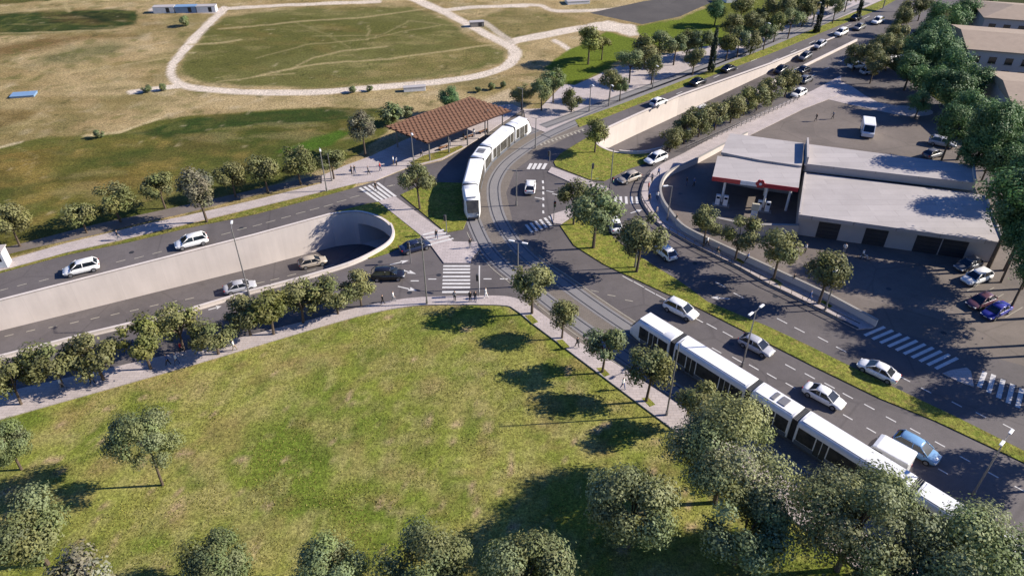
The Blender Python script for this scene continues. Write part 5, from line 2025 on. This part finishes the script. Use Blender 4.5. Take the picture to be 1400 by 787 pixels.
# ------------------------------------------------------------------ people
def person_mesh(pose):
    """one continuous figure 1.74 m tall, facing +x"""
    st = {'stand': 0.03, 'walk': .26, 'stroll': .16}[pose]
    arm = {'stand': .05, 'walk': .22, 'stroll': .14}[pose]
    V = [(0, 0, .95, .13), (0, 0, 1.12, .125), (0, 0, 1.33, .15), (0, 0, 1.46, .10), (.01, 0, 1.52, .055), (.02, 0, 1.60, .085), (.02, 0, 1.69, .082)]
    E = [(0, 1), (1, 2), (2, 3), (3, 4), (4, 5), (5, 6)]

    def chain(root, pts):
        p = root
        for q in pts:
            V.append(q)
            E.append((p, len(V) - 1))
            p = len(V) - 1
    chain(0, [(0, .10, .88, .10), (st * .55 + .03, .10, .5, .068), (st, .10, .10, .048), (st + .14, .11, .045, .04)])
    chain(0, [(0, -.10, .88, .10), (-st * .35 + .03, -.10, .5, .068), (-st, -.10, .10 + st * .2, .048), (-st + .13, -.11, .045 + st * .15, .04)])
    chain(3, [(0, .19, 1.40, .06), (-arm * .5, .23, 1.14, .046), (-arm * .3 + .06, .24, .90, .034), (-arm * .2 + .09, .235, .80, .03)])
    chain(3, [(0, -.19, 1.40, .06), (arm * .5, -.23, 1.14, .046), (arm + .06, -.24, .92, .034), (arm + .10, -.235, .83, .03)])
    me = bpy.data.meshes.new('person')
    me.from_pydata([v[:3] for v in V], E, [])
    o = bpy.data.objects.new('person_source', me)
    C.objects.link(o)
    md = o.modifiers.new('skin', 'SKIN')
    md.use_smooth_shade = True
    for i, v in enumerate(V):
        me.skin_vertices[0].data[i].radius = (v[3], v[3])
        me.skin_vertices[0].data[i].use_root = (i == 0)
    sb = o.modifiers.new('sub', 'SUBSURF')
    sb.levels = 1
    dg = bpy.context.evaluated_depsgraph_get()
    out = bpy.data.meshes.new_from_object(o.evaluated_get(dg))
    out.name = 'person'
    bpy.data.objects.remove(o)
    for k in ('hair', 'skin', 'top', 'legs', 'shoe'):
        out.materials.append(None)
    for p in out.polygons:
        c = p.center
        m = 3
        if c.z > 1.66 or (c.z > 1.56 and c.x < -.01 and c.z > 1.5):
            m = 0
        elif c.z > 1.47:
            m = 1
        elif c.z > .98 and abs(c.y) < .2 or c.z > 1.1:
            m = 2
        elif abs(c.y) > .19 and c.z > .7:
            m = 1
        elif c.z < .09:
            m = 4
        p.material_index = m
    return out


PERS = {k: person_mesh(k) for k in ('stand', 'walk', 'stroll')}
SKIN = pm('skin', (0.42, 0.26, 0.18), 0.6, 0.05)
HAIR = pm('dark_hair', (0.02, 0.014, 0.01), 0.7, 0.1)
CL = {'white': pm('white_cloth', (.7, .7, .68), .9, .06), 'black': pm('black_cloth', (.015, .015, .017), .9, .1), 'blue': pm('blue_cloth', (.05, .1, .25), .9, .1), 'red': pm('red_cloth', (.45, .03, .03), .9, .1), 'grey': pm('grey_cloth', (.2, .2, .21), .9, .1),
      'denim': pm('denim', (.05, .07, .13), .9, .1), 'khaki': pm('khaki_cloth', (.26, .21, .14), .9, .1)}


def person(px, py, pose, top, legs, rz, label, group='people walking about', z=.145):
    x, y = G(px, py, z)
    o = bpy.data.objects.new('person', PERS[pose])
    C.objects.link(o)
    o.location = (x, y, z)
    o.rotation_euler = (0, 0, rz)
    for i, m in enumerate((HAIR, SKIN, CL[top], CL[legs], M['dark'])):
        o.material_slots[i].link = 'OBJECT'
        o.material_slots[i].material = m
    tag(o, label, 'person', group)
    return o


PP = [
    (481, 238, 'stand', 'black', 'black', 0, 'person in black standing first of a pair on the sunny plaza'), (485.5, 238, 'stroll', 'black', 'denim', 2.5, 'person in black and denim, second of the plaza pair'),
    (504, 239, 'walk', 'grey', 'black', .3, 'person in grey walking across the middle of the plaza'), (520, 234, 'stroll', 'red', 'denim', 0, 'person in red on the plaza near the canopy shadow'),
    (538, 225.5, 'stand', 'white', 'khaki', 0, 'person in white and khaki at the edge of the canopy shadow'), (542.5, 226.5, 'stand', 'white', 'black', 3, 'person in white and black at the edge of the canopy shadow'),
    (576, 214, 'walk', 'blue', 'black', .4, 'person in blue walking along the platform front'), (648, 187, 'stand', 'white', 'denim', -1, 'person in white waiting beside the tram roof'),
    (615, 200, 'stand', 'grey', 'denim', -1, 'person in grey waiting at the platform edge'), (634, 193, 'stroll', 'black', 'khaki', .5, 'person in black and khaki strolling on the platform'),
    (514, 261, 'walk', 'black', 'black', -1, 'person in black crossing the striped upper carriageway'), (597, 327, 'walk', 'black', 'denim', 2, 'person in black and denim on the small zebra by the navy sedan'),
    (643, 339, 'stand', 'black', 'grey', 2, 'person in black standing at the tip of the paved island'), (524, 416.5, 'walk', 'black', 'black', 3.1, 'person in black leaving along the lower footway'),
    (538, 412, 'walk', 'white', 'grey', .1, 'person in white behind the black figure on the lower footway'), (622, 411.5, 'stand', 'grey', 'black', 1.5, 'person in grey waiting at the zebra by the lawn'),
    (643, 412, 'stand', 'black', 'black', 1.5, 'person all in black waiting at the zebra by the lawn'), (650, 412, 'stand', 'black', 'denim', 1.5, 'person in black top and denim waiting at the zebra'),
    (664, 407, 'walk', 'white', 'white', 0, 'person all in white on the corner footway'), (789, 475, 'walk', 'black', 'black', 2.2, 'person in black walking past the third young tree'),
    (851, 531, 'walk', 'white', 'blue', -.8, 'person in white and blue between third and fourth young trees'), (938, 254, 'stand', 'black', 'denim', 0, 'first person standing on the forecourt by the shadow'),
    (948, 255, 'stroll', 'blue', 'black', 0, 'second person in blue on the forecourt by the shadow'), (900, 241, 'walk', 'blue', 'denim', 2, 'person in blue on the bend of the footway'),
    (891, 249, 'walk', 'grey', 'black', -2, 'person in grey on the bend of the footway'), (886, 261, 'stand', 'red', 'black', 0, 'person in red on the bend of the curved footway'),
    (887, 277, 'walk', 'black', 'black', -1.5, 'person in black near the small zebra on the curved footway'), (898, 274, 'walk', 'white', 'denim', 1.5, 'person in white walking in the wall shadow'),
    (897, 295, 'stroll', 'grey', 'denim', -1, 'person in grey and denim in the wall shadow'), (924, 305, 'walk', 'black', 'khaki', -.8, 'person in black and khaki below the wall bend'),
    (966, 336, 'walk', 'white', 'black', -.6, 'person in white beside the first yard wall tree'), (980, 350, 'walk', 'black', 'grey', -.6, 'person in black on the sunlit footway by the railing'),
    (1021, 358, 'walk', 'blue', 'black', 2.4, 'person in blue beside the second yard wall tree'), (1084, 387, 'walk', 'black', 'denim', 2.4, 'person in black between third and fourth yard wall trees'),
    (1106, 411, 'walk', 'blue', 'blue', -.6, 'person all in blue below the fourth yard wall tree'), (1100, 346, 'stand', 'white', 'black', 0, 'person in white in the sunny workshop yard'),
    (1153, 346, 'stand', 'white', 'grey', 1, 'person in white and grey at the edge of the workshop shade'), (1115, 166, 'walk', 'black', 'black', 3, 'person in black alone on the grey rear lot'),
    (1138, 163, 'walk', 'grey', 'black', 3, 'person in grey beside the tree shadow on the rear lot'), (86, 531, 'walk', 'white', 'grey', .2, 'person in white in deep shade at the outer lower footway'),
    (127, 525, 'walk', 'black', 'black', .2, 'person in black in shade on the lower footway'), (231, 499, 'walk', 'blue', 'black', 3.2, 'person in blue under the middle footway trees'),
    (243, 498, 'walk', 'white', 'denim', 3.2, 'person in white and denim under the middle footway trees'), (249, 482, 'walk', 'red', 'black', .2, 'person in red under the lower footway trees'),
    (321, 479, 'walk', 'white', 'khaki', .2, 'person in white and khaki near the sunlit footway edge'), (163, 328, 'walk', 'black', 'grey', .3, 'person in black on the upper footway near the first white car')]
for a in PP:
    lotp = a[0] in (938, 948, 1100, 1153, 1115, 1138)
    person(*a, z=.03 if (lotp or a[0] == 514) else .145)

# cyclist's bicycle with its rider walking it
bx, by = G(1180, 355)
bk = thing('bicycle', 'white bicycle wheeled across the shaded workshop yard', 'bicycle', (bx, by, .03), -.5)
for s in (-.52, .52):
    bm = bmesh.new()
    for i in range(20):
        a, b = i * math.pi / 10, (i + 1) * math.pi / 10
        tube(bm, (s + .33 * math.cos(a), 0, .34 + .33 * math.sin(a)), (s + .33 * math.cos(b), 0, .34 + .33 * math.sin(b)), .025, None, 5, False)
    from_bm('wheel', bm, M['rubber'], bk)
bm = bmesh.new()
for a, b in (((-.52, 0, .34), (-.12, 0, .32)), ((-.12, 0, .32), (-.25, 0, .85)), ((-.25, 0, .8), (.38, 0, .8)), ((-.12, 0, .32), (.38, 0, .75)), ((.36, 0, .95), (.52, 0, .34)), ((-.52, 0, .34), (-.25, 0, .8))):
    tube(bm, a, b, .03, None, 6)
from_bm('frame', bm, M['white'], bk)
bm = bmesh.new()
tube(bm, (.34, -.26, 1.0), (.34, .26, 1.0), .02, None, 6)
from_bm('handlebar', bm, M['dark'], bk)
bm = bmesh.new()
box(bm, (-.27, 0, .9), (.25, .14, .06), 0, .02)
from_bm('saddle', bm, M['dark'], bk)
person(1178, 354, 'walk', 'white', 'black', -.5, 'person in white and black wheeling a white bicycle', z=.03)

# ------------------------------------------------------------------ camera, light
cam = bpy.data.cameras.new('Camera')
co = bpy.data.objects.new('Camera', cam)
C.objects.link(co)
co.location = (0, 0, HC)
co.rotation_euler = (math.pi / 2 - PITCH, 0, 0)
cam.sensor_width = 36
cam.lens = 36 * F / 1400
cam.clip_start = 0.5
cam.clip_end = 6000
sc = bpy.context.scene
sc.camera = co
EL, AZ = R(29.5), R(5)
w = bpy.data.worlds.new('World')
sc.world = w
w.use_nodes = True
nt = w.node_tree
sky = nt.nodes.new('ShaderNodeTexSky')
sky.sky_type = 'NISHITA'
sky.sun_disc = False
sky.sun_elevation = EL
sky.sun_rotation = math.pi / 2 - AZ
sky.air_density = 1.2
sky.ozone_density = 4.0
sky.dust_density = 0.3
bg = nt.nodes['Background']
bg.inputs['Strength'].default_value = 0.08
hs = nt.nodes.new('ShaderNodeHueSaturation')
hs.inputs['Saturation'].default_value = 1.3
hs.inputs['Hue'].default_value = 0.522
nt.links.new(sky.outputs[0], hs.inputs['Color'])
nt.links.new(hs.outputs[0], bg.inputs['Color'])
sl = bpy.data.lights.new('Sun', 'SUN')
sl.energy = 5.0
sl.angle = R(0.53)
sl.color = (1.0, 0.925, 0.82)
so = bpy.data.objects.new('Sun', sl)
C.objects.link(so)
sv = Vector((math.cos(EL) * math.cos(AZ), math.cos(EL) * math.sin(AZ), math.sin(EL)))
so.rotation_euler = (-sv).to_track_quat('-Z', 'Y').to_euler()
so.location = (100, 0, 120)
sc.view_settings.view_transform = 'Standard'
sc.view_settings.look = 'None'
sc.view_settings.gamma = 1.0
sc.view_settings.exposure = 0.95
sc.view_settings.use_curve_mapping = False
sc.cycles.max_bounces = 6
sc.cycles.use_denoising = True
